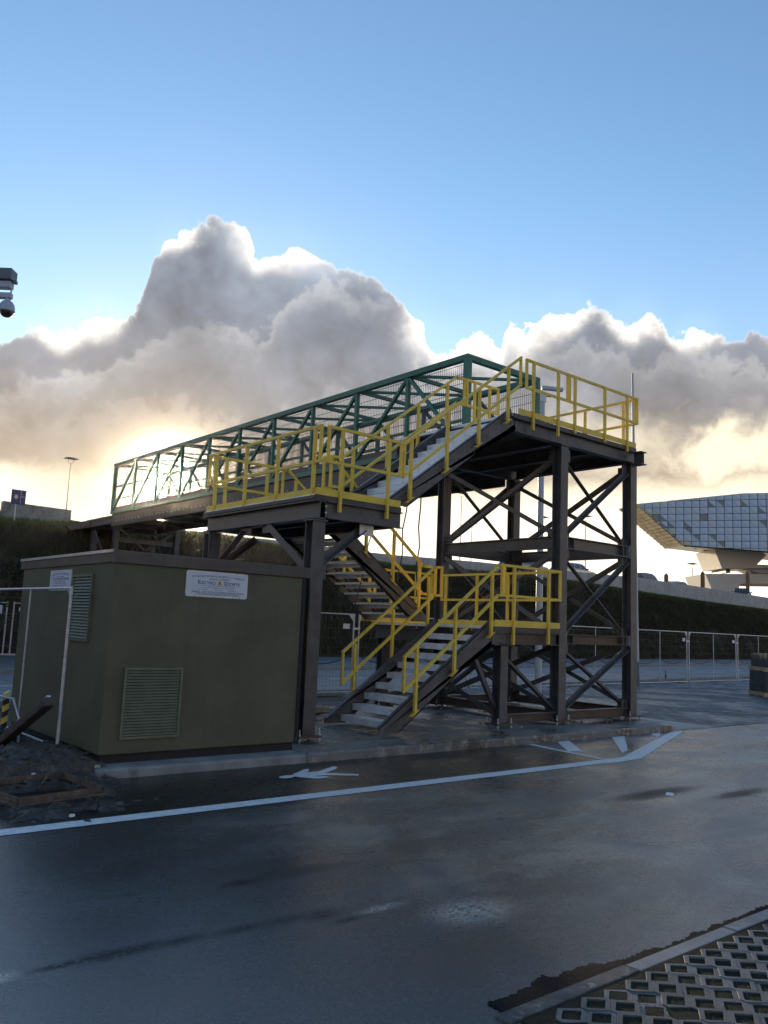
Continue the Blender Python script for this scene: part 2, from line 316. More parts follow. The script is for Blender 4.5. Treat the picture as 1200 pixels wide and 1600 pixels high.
    t.put(bp.inputs['Height'], t.m('ADD', t.m('MULTIPLY', fine, 0.3), t.m('MULTIPLY', grit, 1.0)))
    t.l.new(bp.outputs[0], b.inputs['Normal'])
    return m
asphalt = asphalt_material()

def ground_material(name, c0, c1, c2, sc=1.2, rough=0.75, wet=0.3, bump=0.5, spec=0.5):
    m = bpy.data.materials.new(name); m.use_nodes = True; t = NT(m.node_tree); b = t.n['Principled BSDF']
    P = t.node('ShaderNodeNewGeometry').outputs['Position']
    a = t.noise(P, sc, 6, 0.65, 0.4); f = t.noise(P, sc*22, 4, 0.7); g = t.noise(P, sc*6, 5, 0.65)
    c = t.mix(t.mr(a, 0.35, 0.62), (*c0, 1), (*c1, 1)); c = t.mix(t.mr(t.m('ADD', g, t.m('MULTIPLY', f, 0.35)), 0.68, 0.86), c, (*c2, 1))
    c = t.mix(t.m('MULTIPLY', f, 0.45), c, (0.02, 0.018, 0.016, 1))
    t.put(b.inputs['Base Color'], c)
    t.put(b.inputs['Roughness'], t.mr(a, 0.4, 0.6, rough-wet, rough))
    b.inputs['Specular IOR Level'].default_value = spec
    bp = t.node('ShaderNodeBump'); bp.inputs['Strength'].default_value = bump; bp.inputs['Distance'].default_value = 0.02
    t.put(bp.inputs['Height'], t.m('ADD', g, f)); t.l.new(bp.outputs[0], b.inputs['Normal'])
    return m
dirt_m = ground_material('dark_wet_soil', (0.060, 0.046, 0.036), (0.095, 0.074, 0.056), (0.17, 0.15, 0.13), 1.6, 0.8, 0.3, 0.8)
earth_m = ground_material('rough_verge_soil', (0.05, 0.046, 0.036), (0.08, 0.07, 0.055), (0.12, 0.11, 0.09), 0.6, 0.9, 0.1)
slab_m = ground_material('muddy_concrete', (0.055, 0.048, 0.042), (0.24, 0.232, 0.22), (0.42, 0.38, 0.32), 1.1, 0.62, 0.42, 0.5)
bank_m = ground_material('bank_soil_and_turf', (0.04, 0.036, 0.024), (0.055, 0.050, 0.030), (0.08, 0.07, 0.05), 0.5, 0.95, 0.05)
berm_m = ground_material('grey_wet_gravel', (0.09, 0.092, 0.10), (0.17, 0.175, 0.18), (0.32, 0.32, 0.32), 1.5, 0.7, 0.3, 0.6)
path_m = ground_material('grey_path_paving', (0.13, 0.13, 0.135), (0.17, 0.17, 0.17), (0.2, 0.2, 0.2), 0.8, 0.7, 0.2, 0.15)
road_m = ground_material('damp_grey_road', (0.15, 0.16, 0.175), (0.19, 0.20, 0.21), (0.22, 0.22, 0.23), 0.35, 0.55, 0.2, 0.1)
moss_m = ground_material('dark_mossy_soil', (0.045, 0.046, 0.034), (0.065, 0.065, 0.045), (0.06, 0.055, 0.04), 5.0, 0.95, 0.02, 0.9, 0.08)
tar_m = ground_material('torn_tar_edge', (0.008, 0.008, 0.009), (0.012, 0.012, 0.013), (0.035, 0.035, 0.035), 6.0, 0.9, 0.1, 0.8, 0.12)
gpaver_m = mat('grass_paver_concrete', (0.125, 0.126, 0.127), 0.65, 0.0, 0.25, 5.0, spots=((0.10, 0.10, 0.095), 8, 0.55, 0.72), bump=0.35, bscale=120)
kerb_m = mat('kerb_concrete', (0.25, 0.245, 0.235), 0.65, 0.0, 0.2, 3.0, spots=((0.15, 0.15, 0.145), 5, 0.5, 0.7), bump=0.3, bscale=110)

tarred_kerb_m = mat('tar_stained_kerb', (0.07, 0.07, 0.07), 0.7, 0.0, 0.4, 8.0, spots=((0.20, 0.20, 0.195), 16, 0.55, 0.66), bump=0.5, bscale=70)
def yard_material():
    m = bpy.data.materials.new('small_block_paving'); m.use_nodes = True; t = NT(m.node_tree); b = t.n['Principled BSDF']
    P = t.node('ShaderNodeNewGeometry').outputs['Position']
    br = t.node('ShaderNodeTexBrick'); mp = t.node('ShaderNodeMapping'); mp.inputs['Rotation'].default_value = (0, 0, RAD(4)); t.put(mp.inputs['Vector'], P)
    t.put(br.inputs['Vector'], mp.outputs[0]); br.inputs['Scale'].default_value = 1.0
    br.inputs['Brick Width'].default_value = 0.42; br.inputs['Row Height'].default_value = 0.21; br.inputs['Mortar Size'].default_value = 0.03
    br.inputs['Color1'].default_value = (0.05, 0.053, 0.06, 1); br.inputs['Color2'].default_value = (0.17, 0.175, 0.19, 1); br.inputs['Mortar'].default_value = (0.012, 0.012, 0.012, 1)
    big = t.noise(P, 0.5, 5, 0.6, 0.4); g = t.noise(P, 7, 4, 0.65)
    c = t.mix(t.mr(big, 0.4, 0.62), br.outputs[0], t.vm('SCALE', br.outputs[0], None, 0.6).outputs[0])
    c = t.mix(t.m('MULTIPLY', t.mr(t.noise(P, 2.6, 5, 0.75), 0.54, 0.66), 0.6), c, (0.30, 0.30, 0.30, 1))
    t.put(b.inputs['Base Color'], c)
    t.put(b.inputs['Roughness'], t.mr(big, 0.38, 0.62, 0.38, 0.65))
    bp = t.node('ShaderNodeBump'); bp.inputs['Strength'].default_value = 0.7; bp.inputs['Distance'].default_value = 0.05
    h = t.m('SUBTRACT', t.m('MULTIPLY', t.m('ADD', g, t.noise(P, 2.2, 5, 0.7)), 0.5), t.m('MULTIPLY', br.outputs['Fac'], 0.5))
    t.put(bp.inputs['Height'], h); t.l.new(bp.outputs[0], b.inputs['Normal'])
    return m
yard_m = yard_material()

def grass_mat(name, c0, c1):
    m = bpy.data.materials.new(name); m.use_nodes = True; t = NT(m.node_tree); b = t.n['Principled BSDF']
    P = t.node('ShaderNodeNewGeometry').outputs['Position']
    n = t.noise(P, 0.9, 5, 0.7); n2 = t.noise(P, 9, 2, 0.6)
    c = t.mix(t.mr(t.m('ADD', t.m('MULTIPLY', n, 0.7), t.m('MULTIPLY', n2, 0.3)), 0.38, 0.62), (*c0, 1), (*c1, 1))
    t.put(b.inputs['Base Color'], c); b.inputs['Roughness'].default_value = 0.8; b.inputs['Specular IOR Level'].default_value = 0.2
    b.inputs['Transmission Weight'].default_value = 0.0
    return m
grass_m = grass_mat('bank_grass', (0.07, 0.08, 0.025), (0.13, 0.165, 0.038))
bramble_m = grass_mat('bank_bramble', (0.045, 0.037, 0.022), (0.075, 0.066, 0.032))

# ------------------------------------------------------------------ mesh helpers
class MB:
    def __init__(s): s.v = []; s.f = []
    def add(s, vs, fs):
        o = len(s.v); s.v += [tuple(p) for p in vs]; s.f += [tuple(i+o for i in f) for f in fs]; return s
    def box(s, x0, x1, y0, y1, z0, z1):
        return s.add([(x0,y0,z0),(x1,y0,z0),(x1,y1,z0),(x0,y1,z0),(x0,y0,z1),(x1,y0,z1),(x1,y1,z1),(x0,y1,z1)],
                     [(0,3,2,1),(4,5,6,7),(0,1,5,4),(1,2,6,5),(2,3,7,6),(3,0,4,7)])
    def extr(s, prof, p0, p1, up=(0,0,1)):
        """sweep a closed 2-D outline (side, up) from p0 to p1"""
        p0, p1 = Vector(p0), Vector(p1); d = (p1-p0).normalized(); up = Vector(up)
        if abs(d.dot(up)) > 0.999: up = Vector((0,1,0))
        sd = d.cross(up).normalized(); u = sd.cross(d); n = len(prof)
        a = [p0 + sd*x + u*y for x, y in prof]; b = [p1 + sd*x + u*y for x, y in prof]
        f = [tuple(range(n-1, -1, -1)), tuple(range(n, 2*n))] + [(i, (i+1) % n, n+(i+1) % n, n+i) for i in range(n)]
        ar = sum(prof[i][0]*prof[(i+1) % n][1]-prof[(i+1) % n][0]*prof[i][1] for i in range(n))
        if ar > 0: f = [tuple(reversed(q)) for q in f]
        return s.add(a+b, [tuple(reversed(q)) for q in f])
    def bar(s, p0, p1, w, h=None, up=(0,0,1)):
        h = w if h is None else h
        return s.extr([(-w/2,-h/2),(w/2,-h/2),(w/2,h/2),(-w/2,h/2)], p0, p1, up)
    def ibeam(s, p0, p1, h, b, tf=0.016, tw=0.012, up=(0,0,1)):
        H, B = h/2, b/2; w = tw/2
        return s.extr([(-B,-H),(B,-H),(B,-H+tf),(w,-H+tf),(w,H-tf),(B,H-tf),(B,H),(-B,H),(-B,H-tf),(-w,H-tf),(-w,-H+tf),(-B,-H+tf)], p0, p1, up)
    def chan(s, p0, p1, h, b, t=0.014, side=1, up=(0,0,1)):
        H = h/2; k = side
        pr = [(0,-H),(b*k,-H),(b*k,-H+t),(t*k,-H+t),(t*k,H-t),(b*k,H-t),(b*k,H),(0,H)]
        return s.extr(pr, p0, p1, up)
    def angle(s, p0, p1, a, t=0.012, up=(0,0,1)):
        return s.extr([(-a/2,-a/2),(a/2,-a/2),(a/2,-a/2+t),(-a/2+t,-a/2+t),(-a/2+t,a/2),(-a/2,a/2)], p0, p1, up)
    def cyl(s, p0, p1, r0, r1=None, n=10, caps=True):
        r1 = r0 if r1 is None else r1
        p0, p1 = Vector(p0), Vector(p1); d = (p1-p0).normalized()
        a = d.orthogonal().normalized(); b = d.cross(a)
        vs = [p0+(a*math.cos(q)+b*math.sin(q))*r0 for q in [2*math.pi*i/n for i in range(n)]] + [p1+(a*math.cos(q)+b*math.sin(q))*r1 for q in [2*math.pi*i/n for i in range(n)]]
        f = [(i, (i+1) % n, n+(i+1) % n, n+i) for i in range(n)]
        if caps: f += [tuple(range(n-1,-1,-1)), tuple(range(n, 2*n))]
        return s.add(vs, f)
    def tube(s, pts, r, n=7):
        pts = [Vector(p) for p in pts]; rings = []
        a = None
        for i, p in enumerate(pts):
            d = (pts[min(i+1, len(pts)-1)]-pts[max(i-1, 0)]).normalized()
            a = d.orthogonal().normalized() if a is None else (a-d*a.dot(d)).normalized()
            b = d.cross(a); rr = r[i] if isinstance(r, (list, tuple)) else r
            rings.append([p+(a*math.cos(2*math.pi*k/n)+b*math.sin(2*math.pi*k/n))*rr for k in range(n)])
        vs = [q for g in rings for q in g]; f = []
        for i in range(len(pts)-1):
            for k in range(n): f.append((i*n+k, i*n+(k+1) % n, (i+1)*n+(k+1) % n, (i+1)*n+k))
        f += [tuple(range(n-1,-1,-1)), tuple((len(pts)-1)*n+k for k in range(n))]
        return s.add(vs, f)
    def lathe(s, prof, c, n=16):
        cx, cy, cz = c; vs = []; f = []
        for r, z in prof:
            for k in range(n): vs.append((cx+r*math.cos(2*math.pi*k/n), cy+r*math.sin(2*math.pi*k/n), cz+z))
        for i in range(len(prof)-1):
            for k in range(n): f.append((i*n+k, i*n+(k+1) % n, (i+1)*n+(k+1) % n, (i+1)*n+k))
        return s.add(vs, f)
    def prism(s, poly, z0, z1):
        n = len(poly)
        ar = sum(poly[i][0]*poly[(i+1) % n][1]-poly[(i+1) % n][0]*poly[i][1] for i in range(n))
        if ar < 0: poly = poly[::-1]
        return s.add([(x,y,z0) for x, y in poly]+[(x,y,z1) for x, y in poly], [tuple(range(n-1,-1,-1)), tuple(range(n,2*n))]+[(i,(i+1) % n,n+(i+1) % n,n+i) for i in range(n)])
    def sheet(s, poly, z):
        return s.add([(x,y,z) for x, y in poly], [tuple(range(len(poly)))])

ORIG = {}
def mesh_of(name, mb, material, o=(0,0,0), smooth=0, off=None):
    me = bpy.data.meshes.new(name)
    me.from_pydata([(x-o[0], y-o[1], z-o[2]) for x, y, z in mb.v], [], mb.f)
    if isinstance(material, (list, tuple)):
        for q in material: me.materials.append(q)
    else: me.materials.append(material)
    me.validate(); me.update()
    if smooth:
        me.polygons.foreach_set('use_smooth', [True]*len(me.polygons)); me.set_sharp_from_angle(angle=RAD(smooth))
    return me
def link(name, data, parent=None, loc=(0,0,0), rot=(0,0,0)):
    o = bpy.data.objects.new(name, data); COL.objects.link(o); o.location = loc; o.rotation_euler = rot
    if parent is not None: o.parent = parent
    return o
def base_of(o):
    while o.parent is not None: o = o.parent
    return ORIG.get(o.name, (0,0,0))
def part(name, mb, material, parent, smooth=0, bevel=0.0, kind=None, label=None):
    """one mesh object below a thing; mb is in world coordinates"""
    o = link(name, mesh_of(name, mb, material, base_of(parent), smooth), parent)
    if bevel: bev(o, bevel)
    if kind: o['kind'] = kind
    if label: o['label'] = label
    return o
def bev(o, w, seg=2):
    md = o.modifiers.new('bevel', 'BEVEL'); md.width = w; md.segments = seg; md.limit_method = 'ANGLE'; md.angle_limit = RAD(40)
def tag(o, label, cat, group=None):
    o['label'] = label; o['category'] = cat
    if group: o['group'] = group
    return o
def thing(name, label, cat, loc, group=None, rz=0.0):
    o = link(name, None, None, loc, (0,0,rz)); o.empty_display_size = 0.2
    ORIG[o.name] = tuple(loc) if rz == 0 else (0,0,0)
    return tag(o, label, cat, group)
def local_thing(name, label, cat, group=None):
    """a thing whose parts are written in its own coordinates"""
    o = link(name, None); ORIG[o.name] = (0,0,0); return tag(o, label, cat, group)
def struct(name, mb, material, label=None, parent=None, smooth=0):
    o = link(name, mesh_of(name, mb, material, (0,0,0), smooth), parent); o['kind'] = 'structure'
    if label: o['label'] = label
    return o
def dup(root, label=None, group=None):
    r = root.copy(); COL.objects.link(r); ORIG[r.name] = (0,0,0)
    for ch in list(root.children):
        c = ch.copy(); COL.objects.link(c); c.parent = r
        for g in list(ch.children):
            d = g.copy(); COL.objects.link(d); d.parent = c
    if label: r['label'] = label
    if group: r['group'] = group
    return r
def piece(name, me, parent, loc=(0,0,0), rot=(0,0,0)):
    return link(name, me, parent, loc, rot)

# ------------------------------------------------------------------ ground, roads, paving
g = MB(); n = 72; g.v = [(0,0,-0.06)]+[(400*math.cos(2*math.pi*i/n), 400*math.sin(2*math.pi*i/n), -0.06) for i in range(n)]
g.f = [(0, 1+i, 1+(i+1) % n) for i in range(n)]
struct('ground', g, earth_m)
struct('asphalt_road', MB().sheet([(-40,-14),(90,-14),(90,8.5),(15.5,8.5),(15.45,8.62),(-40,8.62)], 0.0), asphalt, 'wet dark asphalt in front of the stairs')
struct('paved_yard', MB().sheet([(15.55,8.5),(80,8.5),(80,18.2),(52,17.2),(28,15.85),(15.55,15.2)], 0.006), yard_m, 'wet small block paving beside the stair tower')
struct('gravel_strip', MB().sheet([(6.0,13.1),(15.55,13.1),(15.55,15.3),(6.0,14.9)], -0.02), dirt_m)
RN = lambda x: 15.75+0.092*x
RF = lambda x: 23.2+0.100*x
road = struct('road', MB().sheet([(-60,RN(-60)),(160,RN(160)),(160,RF(160)),(-60,RF(-60))], -0.01), road_m, 'two lane road behind the fence')
kb = MB(); kb.prism([(-60,RN(-60)-0.35),(160,RN(160)-0.35),(160,RN(160)-0.02),(-60,RN(-60)-0.02)], -0.05, 0.09)
struct('near_kerb', kb, kerb_m)
kb = MB(); kb.prism([(-60,RF(-60)+0.02),(160,RF(160)+0.02),(160,RF(160)+0.3),(-60,RF(-60)+0.3)], -0.05, 0.10)
struct('far_kerb', kb, kerb_m)
dash_me = mesh_of('lane_dash', MB().box(-0.75,0.75,-0.06,0.06,0,0.003), road_paint)
for i in range(34):
    x = 6+i*2.55; y = (RN(x)+RF(x))/2
    piece('lane_dash', dash_me, road, (x, y, -0.006), (0,0,math.atan(0.096)))
FOOT = lambda x: 31.0+0.062*x
struct('pavement', MB().add([(-60,RF(-60)+0.3,0.10),(160,RF(160)+0.3,0.10),(160,FOOT(160)+1,0.10),(-60,FOOT(-60)+1,0.10)], [(0,1,2,3)]), path_m, 'grey footpath at the foot of the bank')

# embankment: foot line, crest line taken where it stands, road plateau on top
CREST = [(-60,31.5,5.3),(0,36.0,5.25),(8.05,36.52,5.235),(9.54,36.62,5.331),(10.53,36.68,5.365),(12.57,36.82,5.459),(13.69,36.89,5.497),(19.68,37.28,5.776),(23.64,37.54,5.572),(26.73,37.74,5.435),(31.68,38.06,5.257),(36.79,38.39,5.296),(41.28,38.68,5.46),(47.9,39.11,5.473),(52.05,39.38,5.509),(61.64,40.0,5.266),(73.42,40.77,5.029),(87.43,41.68,4.9),(107.5,43.0,4.42),(160,46.5,4.0)]
def crest_at(x):
    for a, b in zip(CREST, CREST[1:]):
        if a[0] <= x <= b[0]:
            f = (x-a[0])/(b[0]-a[0]); return tuple(a[k]+f*(b[k]-a[k]) for k in (0,1,2))
    return CREST[-1]
UP = [(-60,5.6),(12,5.9),(19.9,5.45),(31.6,5.5),(41.2,5.78),(47.9,5.82),(52,5.98),(61.6,6.15),(73.5,6.08),(87.5,5.93),(107.6,5.7),(160,5.4)]
def up_at(x):
    for a, b in zip(UP, UP[1:]):
        if a[0] <= x <= b[0]: return a[1]+(b[1]-a[1])*(x-a[0])/(b[0]-a[0])
    return 5.5
em = MB(); xs_ = np.linspace(-60, 160, 221); M_ = 9
for x in xs_:
    cx, cy, cz = crest_at(float(x)); fy = FOOT(float(x))
    for j in range(M_):
        f = j/(M_-1)
        prof = math.sin(f*math.pi/2)**0.85
        zz = cz*prof; yy = fy+(cy-fy)*f
        if 0 < j < M_-1:
            zz += 0.22*mnoise.noise((x*0.5, yy*0.6, 1.0)); yy += 0.2*mnoise.noise((x*0.5, zz*0.7, 8.0))
        em.v.append((float(x), yy, zz))
    em.v.append((float(x), cy+0.35, cz+0.05)); em.v.append((float(x), cy+0.6, up_at(float(x))-0.03)); em.v.append((float(x), cy+26, up_at(float(x))-0.06)); em.v.append((float(x), cy+60, -0.1))
K = M_+4
for i in range(len(xs_)-1):
    for j in range(K-1): em.f.append((i*K+j, (i+1)*K+j, (i+1)*K+j+1, i*K+j+1))
struct('embankment', em, bank_m, 'dark overgrown road embankment', smooth=60)
struct('upper_road', MB().add([v for x in xs_ for v in ((float(x), crest_at(float(x))[1]+1.2, up_at(float(x))), (float(x), crest_at(float(x))[1]+12, up_at(float(x))-0.01))],
       [(2*i, 2*i+2, 2*i+3, 2*i+1) for i in range(len(xs_)-1)]), road_m)

def tufts(name, material, N, xr, frange, hmin, hmax, w, label):
    vs = np.zeros((N*3, 3)); 
    for i in range(N):
        x = rng.uniform(*xr); f = frange[0]+(frange[1]-frange[0])*rng.random()
        cx, cy, cz = crest_at(x); fy = FOOT(x); zz = cz*math.sin(f*math.pi/2)**0.85; yy = fy+(cy-fy)*f
        h = rng.uniform(hmin, hmax); a = rng.uniform(0, math.pi); lean = rng.normal(0, 0.35, 2)
        ww = w*rng.uniform(0.6, 1.4)
        vs[3*i] = (x-math.cos(a)*ww, yy-math.sin(a)*ww, zz-0.12); vs[3*i+1] = (x+math.cos(a)*ww, yy+math.sin(a)*ww, zz-0.12)
        vs[3*i+2] = (x+lean[0]*h, yy-abs(lean[1])*h*0.6, zz+h)
    me = bpy.data.meshes.new(name); me.from_pydata(vs.tolist(), [], [(3*i,3*i+1,3*i+2) for i in range(N)]); me.materials.append(material); me.update()
    o = link(name, me); o['kind'] = 'stuff'; o['label'] = label
    return o
tufts('grass', grass_m, 60000, (2, 115), (0.70, 1.0), 0.10, 0.30, 0.05, 'short green grass along the top of the bank')
tufts('undergrowth', bramble_m, 120000, (2, 115), (0.0, 0.78), 0.10, 0.36, 0.055, 'dark brambles covering the bank')

bm_ = MB(); bx_ = np.linspace(15.7, 60, 420); nby = 16
for x in bx_:
    for j in range(nby):
        f = j/(nby-1); y = 14.45+0.052*x+1.5*f-0.35; e = math.sin(math.pi*f)
        bm_.v.append((float(x), y, -0.05+0.13*e+e*(0.09*mnoise.noise((x*1.1, y*2, 3))+0.07*mnoise.noise((x*3.5, y*4, 5))+0.035*mnoise.noise((x*9, y*9, 7)))))
for i in range(len(bx_)-1):
    for j in range(nby-1): bm_.f.append((i*nby+j, (i+1)*nby+j, (i+1)*nby+j+1, i*nby+j+1))
struct('gravel_bank', bm_, berm_m, 'low lumpy gravel ridge under the fence', smooth=40)

# concrete slab under the stairs, its edge strip
sl_ = MB(); sl_.prism([(6.02,8.53),(9,8.49),(12,8.47),(14.05,8.46),(14.2,8.50),(14.46,9.2),(14.62,13.1),(6.02,13.1)], -0.04, 0.12)
o = struct('concrete_slab', sl_, slab_m, 'muddy wet concrete pad under the stairs'); bev(o, 0.025)
st = MB().prism([(14.24,8.54),(15.52,8.5),(15.54,13.1),(14.64,13.1),(14.48,9.2)], -0.04, 0.025)
struct('edging_strip', st, concrete_light, 'pale concrete strip between pad and block paving')

# soil heap left of the kiosk
def soil_h(x, y):
    h = -0.05
    h += 0.17*math.exp(-(((x-3.2)/0.5)**2+((y-9.3)/0.65)**2))
    h += 0.13*math.exp(-(((x-2.6)/0.9)**2+((y-10.6)/1.2)**2))
    h += 0.08*math.exp(-(((x-2.4)/1.3)**2+((y-8.8)/0.7)**2))
    h += 0.08*math.exp(-(((x-2.7)/0.65)**2+((y-7.95)/0.62)**2))
    if y > 8.7: h += 0.09
    h += 0.06*mnoise.noise((x*2.2, y*2.2, 0.3))+0.055*abs(mnoise.noise((x*6, y*6, 2.3)))+0.035*mnoise.noise((x*13, y*13, 5.3))+0.02*mnoise.noise((x*27, y*27, 1.3))
    # pit inside the iron frame
    if 2.45 < x < 3.02 and 7.6 < y < 8.3: h = min(h, -0.13+0.02*mnoise.noise((x*9,y*9,1)))
    return h
dm = MB(); nx, ny = 230, 240
for i in range(nx):
    for j in range(ny):
        x = -4.0+7.6*i/(nx-1); y = 6.9+8.3*j/(ny-1); dm.v.append((x, y, soil_h(x, y)))
for i in range(nx-1):
    for j in range(ny-1): dm.f.append((i*ny+j, (i+1)*ny+j, (i+1)*ny+j+1, i*ny+j+1))
struct('soil', dm, dirt_m, 'dark loose soil heaped beside the kiosk', smooth=60)
cl_ = MB()
for k in range(900):
    x = rng.uniform(1.2, 3.5); y = rng.uniform(7.3, 11.5); h = soil_h(x, y)
    if h < 0.0: continue
    q = rng.uniform(0.008, 0.045)*(0.5+rng.random()**3); z = h+q*0.2
    p = [(x+q*a*rng.uniform(.6,1.2), y+q*b*rng.uniform(.6,1.2), z+q*c*rng.uniform(.5,1.0)) for a, b, c in ((1,0,0),(0,1,0),(-1,0,0),(0,-1,0),(0.2,0.1,0.8),(0,0,-0.7))]
    cl_.add(p, [(0,1,4),(1,2,4),(2,3,4),(3,0,4),(1,0,5),(2,1,5),(3,2,5),(0,3,5)])
o = link('rubble', mesh_of('rubble', cl_, dirt_m)); o['kind'] = 'stuff'; o['label'] = 'clods and crumbs of dark soil'

# painted markings
def marking(name, poly, label=None, z=0.004):
    return struct(name, MB().sheet(poly, z), road_paint, label)
marking('edge_line', [(-8,6.87),(-8,7.03),(9.66,7.0),(9.90,7.0),(10.32,6.99),(14.0,8.44),(14.36,8.40),(10.5,6.80),(9.9,6.76),(9.55,6.79)], 'long white edge line bending to the slab corner', 0.004)
marking('hatch_line', [(10.02,8.45),(9.86,7.02),(9.94,7.02),(10.14,8.45)], 'thin white cross line')
marking('hatch_stripe', [(10.72,8.44),(11.02,8.44),(10.25,7.60),(10.02,7.69)], 'short white hatch stripe')
marking('hatch_stripe', [(12.15,8.43),(12.52,8.43),(11.05,7.38),(10.72,7.25)], 'long white hatch stripe')
marking('hatch_stripe', [(13.30,8.43),(13.62,8.43),(13.35,8.25),(12.95,8.07)], 'stub of a white hatch stripe')
marking('paint_mark', [(8.40,5.05),(8.58,5.14),(8.56,5.22),(8.38,5.13)], 'small white mark on the asphalt')
ped = MB()
cx, cy = 5.285, 7.872
ped.sheet([(cx+0.105*math.cos(q)+0.03*math.sin(q), cy+0.075*math.sin(q)) for q in [2*math.pi*k/20 for k in range(20)]], 0.004)
ped.sheet([(5.372,7.87),(5.42,7.964),(5.747,8.188),(5.775,8.15),(5.756,8.118),(5.679,8.026),(5.604,7.999),(5.70,7.99),(5.805,7.996),(6.158,8.193),(6.18,8.14),(6.146,8.095),(6.076,8.028),(5.808,7.867),(6.116,7.638),(6.055,7.568),(5.729,7.749),(5.62,7.775),(5.586,7.759),(5.64,7.735),(5.71,7.697),(5.70,7.65),(5.662,7.631),(5.58,7.62),(5.511,7.635),(5.389,7.80)], 0.004)
struct('pedestrian_symbol', ped, road_paint, 'white walking person painted on the asphalt')

# grass pavers, bottom right corner
pav_bed = struct('paver_bed', MB().prism([(2.95,-3.0),(12,-3.0),(12,2.56),(3.02,2.56)], -0.03, 0.007), moss_m, 'soil in the openings of the grass pavers')
SX, SY = 0.1775, 0.0965
def hexring(mb, x, y, rnd):
    # cell outline (hexagon of the staggered lattice) and the lozenge opening inside it
    hx, hy = SX/2, SY
    out = [(-hx*1.0, -0.018), (-hx*1.0, 0.018), (0-0.0, hy-0.016), (hx, 0.018), (hx, -0.018), (0, -hy+0.016)]
    out = [(a*0.997, b*0.997) for a, b in out]
    inn = [(-0.068, -0.003), (-0.068, 0.005), (0.010, 0.056), (0.068, 0.003), (0.068, -0.005), (-0.010, -0.056)]
    o = len(mb.v); z = 0.012+rnd
    for P_, zz in ((out, z-0.003), ([(a*0.975, b*0.975) for a, b in out], z), (inn, z), ([(a*0.93, b*0.93) for a, b in inn], z-0.05), (out, z-0.05)):
        mb.v += [(x+a, y+b, zz) for a, b in P_]
    for k in range(6):
        k2 = (k+1) % 6
        mb.f += [(o+k2, o+k, o+6+k, o+6+k2), (o+6+k2, o+6+k, o+12+k, o+12+k2), (o+12+k2, o+12+k, o+18+k, o+18+k2), (o+k, o+k2, o+24+k2, o+24+k)]
pm = MB()
for r in range(4): hexring(pm, (SX/2 if r % 2 else 0), -r*SY, 0.0)
_t = NT(gpaver_m.node_tree); _b = _t.n['Principled BSDF']; _src = _b.inputs['Base Color'].links[0].from_socket
_oi = _t.node('ShaderNodeObjectInfo')
_t.put(_b.inputs['Base Color'], _t.vm('SCALE', _src, None, _t.mr(_oi.outputs['Random'], 0, 1, 0.72, 1.28, False)).outputs[0])
paver_me = mesh_of('paver', pm, gpaver_m)
for i in range(40):
    for j in range(5):
        x = 3.245+i*SX; y = 2.455-j*4*SY
        if x > 7.6: continue
        piece('paver', paver_me, pav_bed, (x+random.gauss(0,.0015), y+random.gauss(0,.0015), random.gauss(0, 0.0025)), (random.gauss(0,0.006), random.gauss(0,0.006), 0))
N = 9000; gv = []
for k in range(N):
    x = rng.uniform(3.1, 7.6); y = rng.uniform(0.7, 2.5); h = rng.uniform(0.008, 0.030); a = rng.uniform(0, 6.28)
    i0 = round((x-3.245)/SX*2); 
    gv += [(x-0.004*math.cos(a), y-0.004*math.sin(a), 0.005), (x+0.004*math.cos(a), y+0.004*math.sin(a), 0.005), (x+rng.normal(0,.006), y+rng.normal(0,.006), 0.004+h*0.5)]
me = bpy.data.meshes.new('moss'); me.from_pydata([tuple(map(float, q)) for q in gv], [], [(3*k,3*k+1,3*k+2) for k in range(N)]); me.materials.append(grass_m)
o = link('grass', me); o['kind'] = 'stuff'; o['label'] = 'sparse short grass in the paver openings'
kroot = struct('kerb', MB().prism([(3.0,2.575),(12,2.575),(12,2.70),(3.0,2.70)], -0.06, -0.02), dark_m, 'pale kerb along the grass pavers')
km = MB(); km.box(0.004, 0.996, 2.563, 2.655, -0.03, 0.010)
kme = mesh_of('kerb_stone', km, kerb_m); kme2 = mesh_of('kerb_stone', km, tarred_kerb_m)
for x in (1.95+1.0, 3.95, 4.95, 5.95, 6.95, 7.95):
    o = piece('kerb_stone', kme if x > 3 else kme2, kroot, (x, random.gauss(0,.002), random.gauss(0,.002))); bev(o, 0.006)
# torn dark tar edge beside the kerb
tb = MB(); pts1 = []; pts2 = []
for k in range(800):
    x = 3.02+k*0.01
    wdt = 0.045 + (0.12*math.exp(-((x-3.65)/0.33)**2)) + (0.08 if x < 3.5 else 0)
    pts1.append((x, 2.652, 0.0045))
    pts2.append((x, 2.668 + wdt*0.7 + 0.03*mnoise.noise((x*7, 0.3, 0))+0.02*mnoise.noise((x*25, 1.3, 0))+0.014*mnoise.noise((x*70, 2.3, 0)), 0.0045))
tb.v = pts1+pts2; L_ = len(pts1); tb.f = [(k, k+1, L_+k+1, L_+k) for k in range(L_-1)]
struct('tar_edge', tb, tar_m, 'ragged black tar edge beside the kerb')

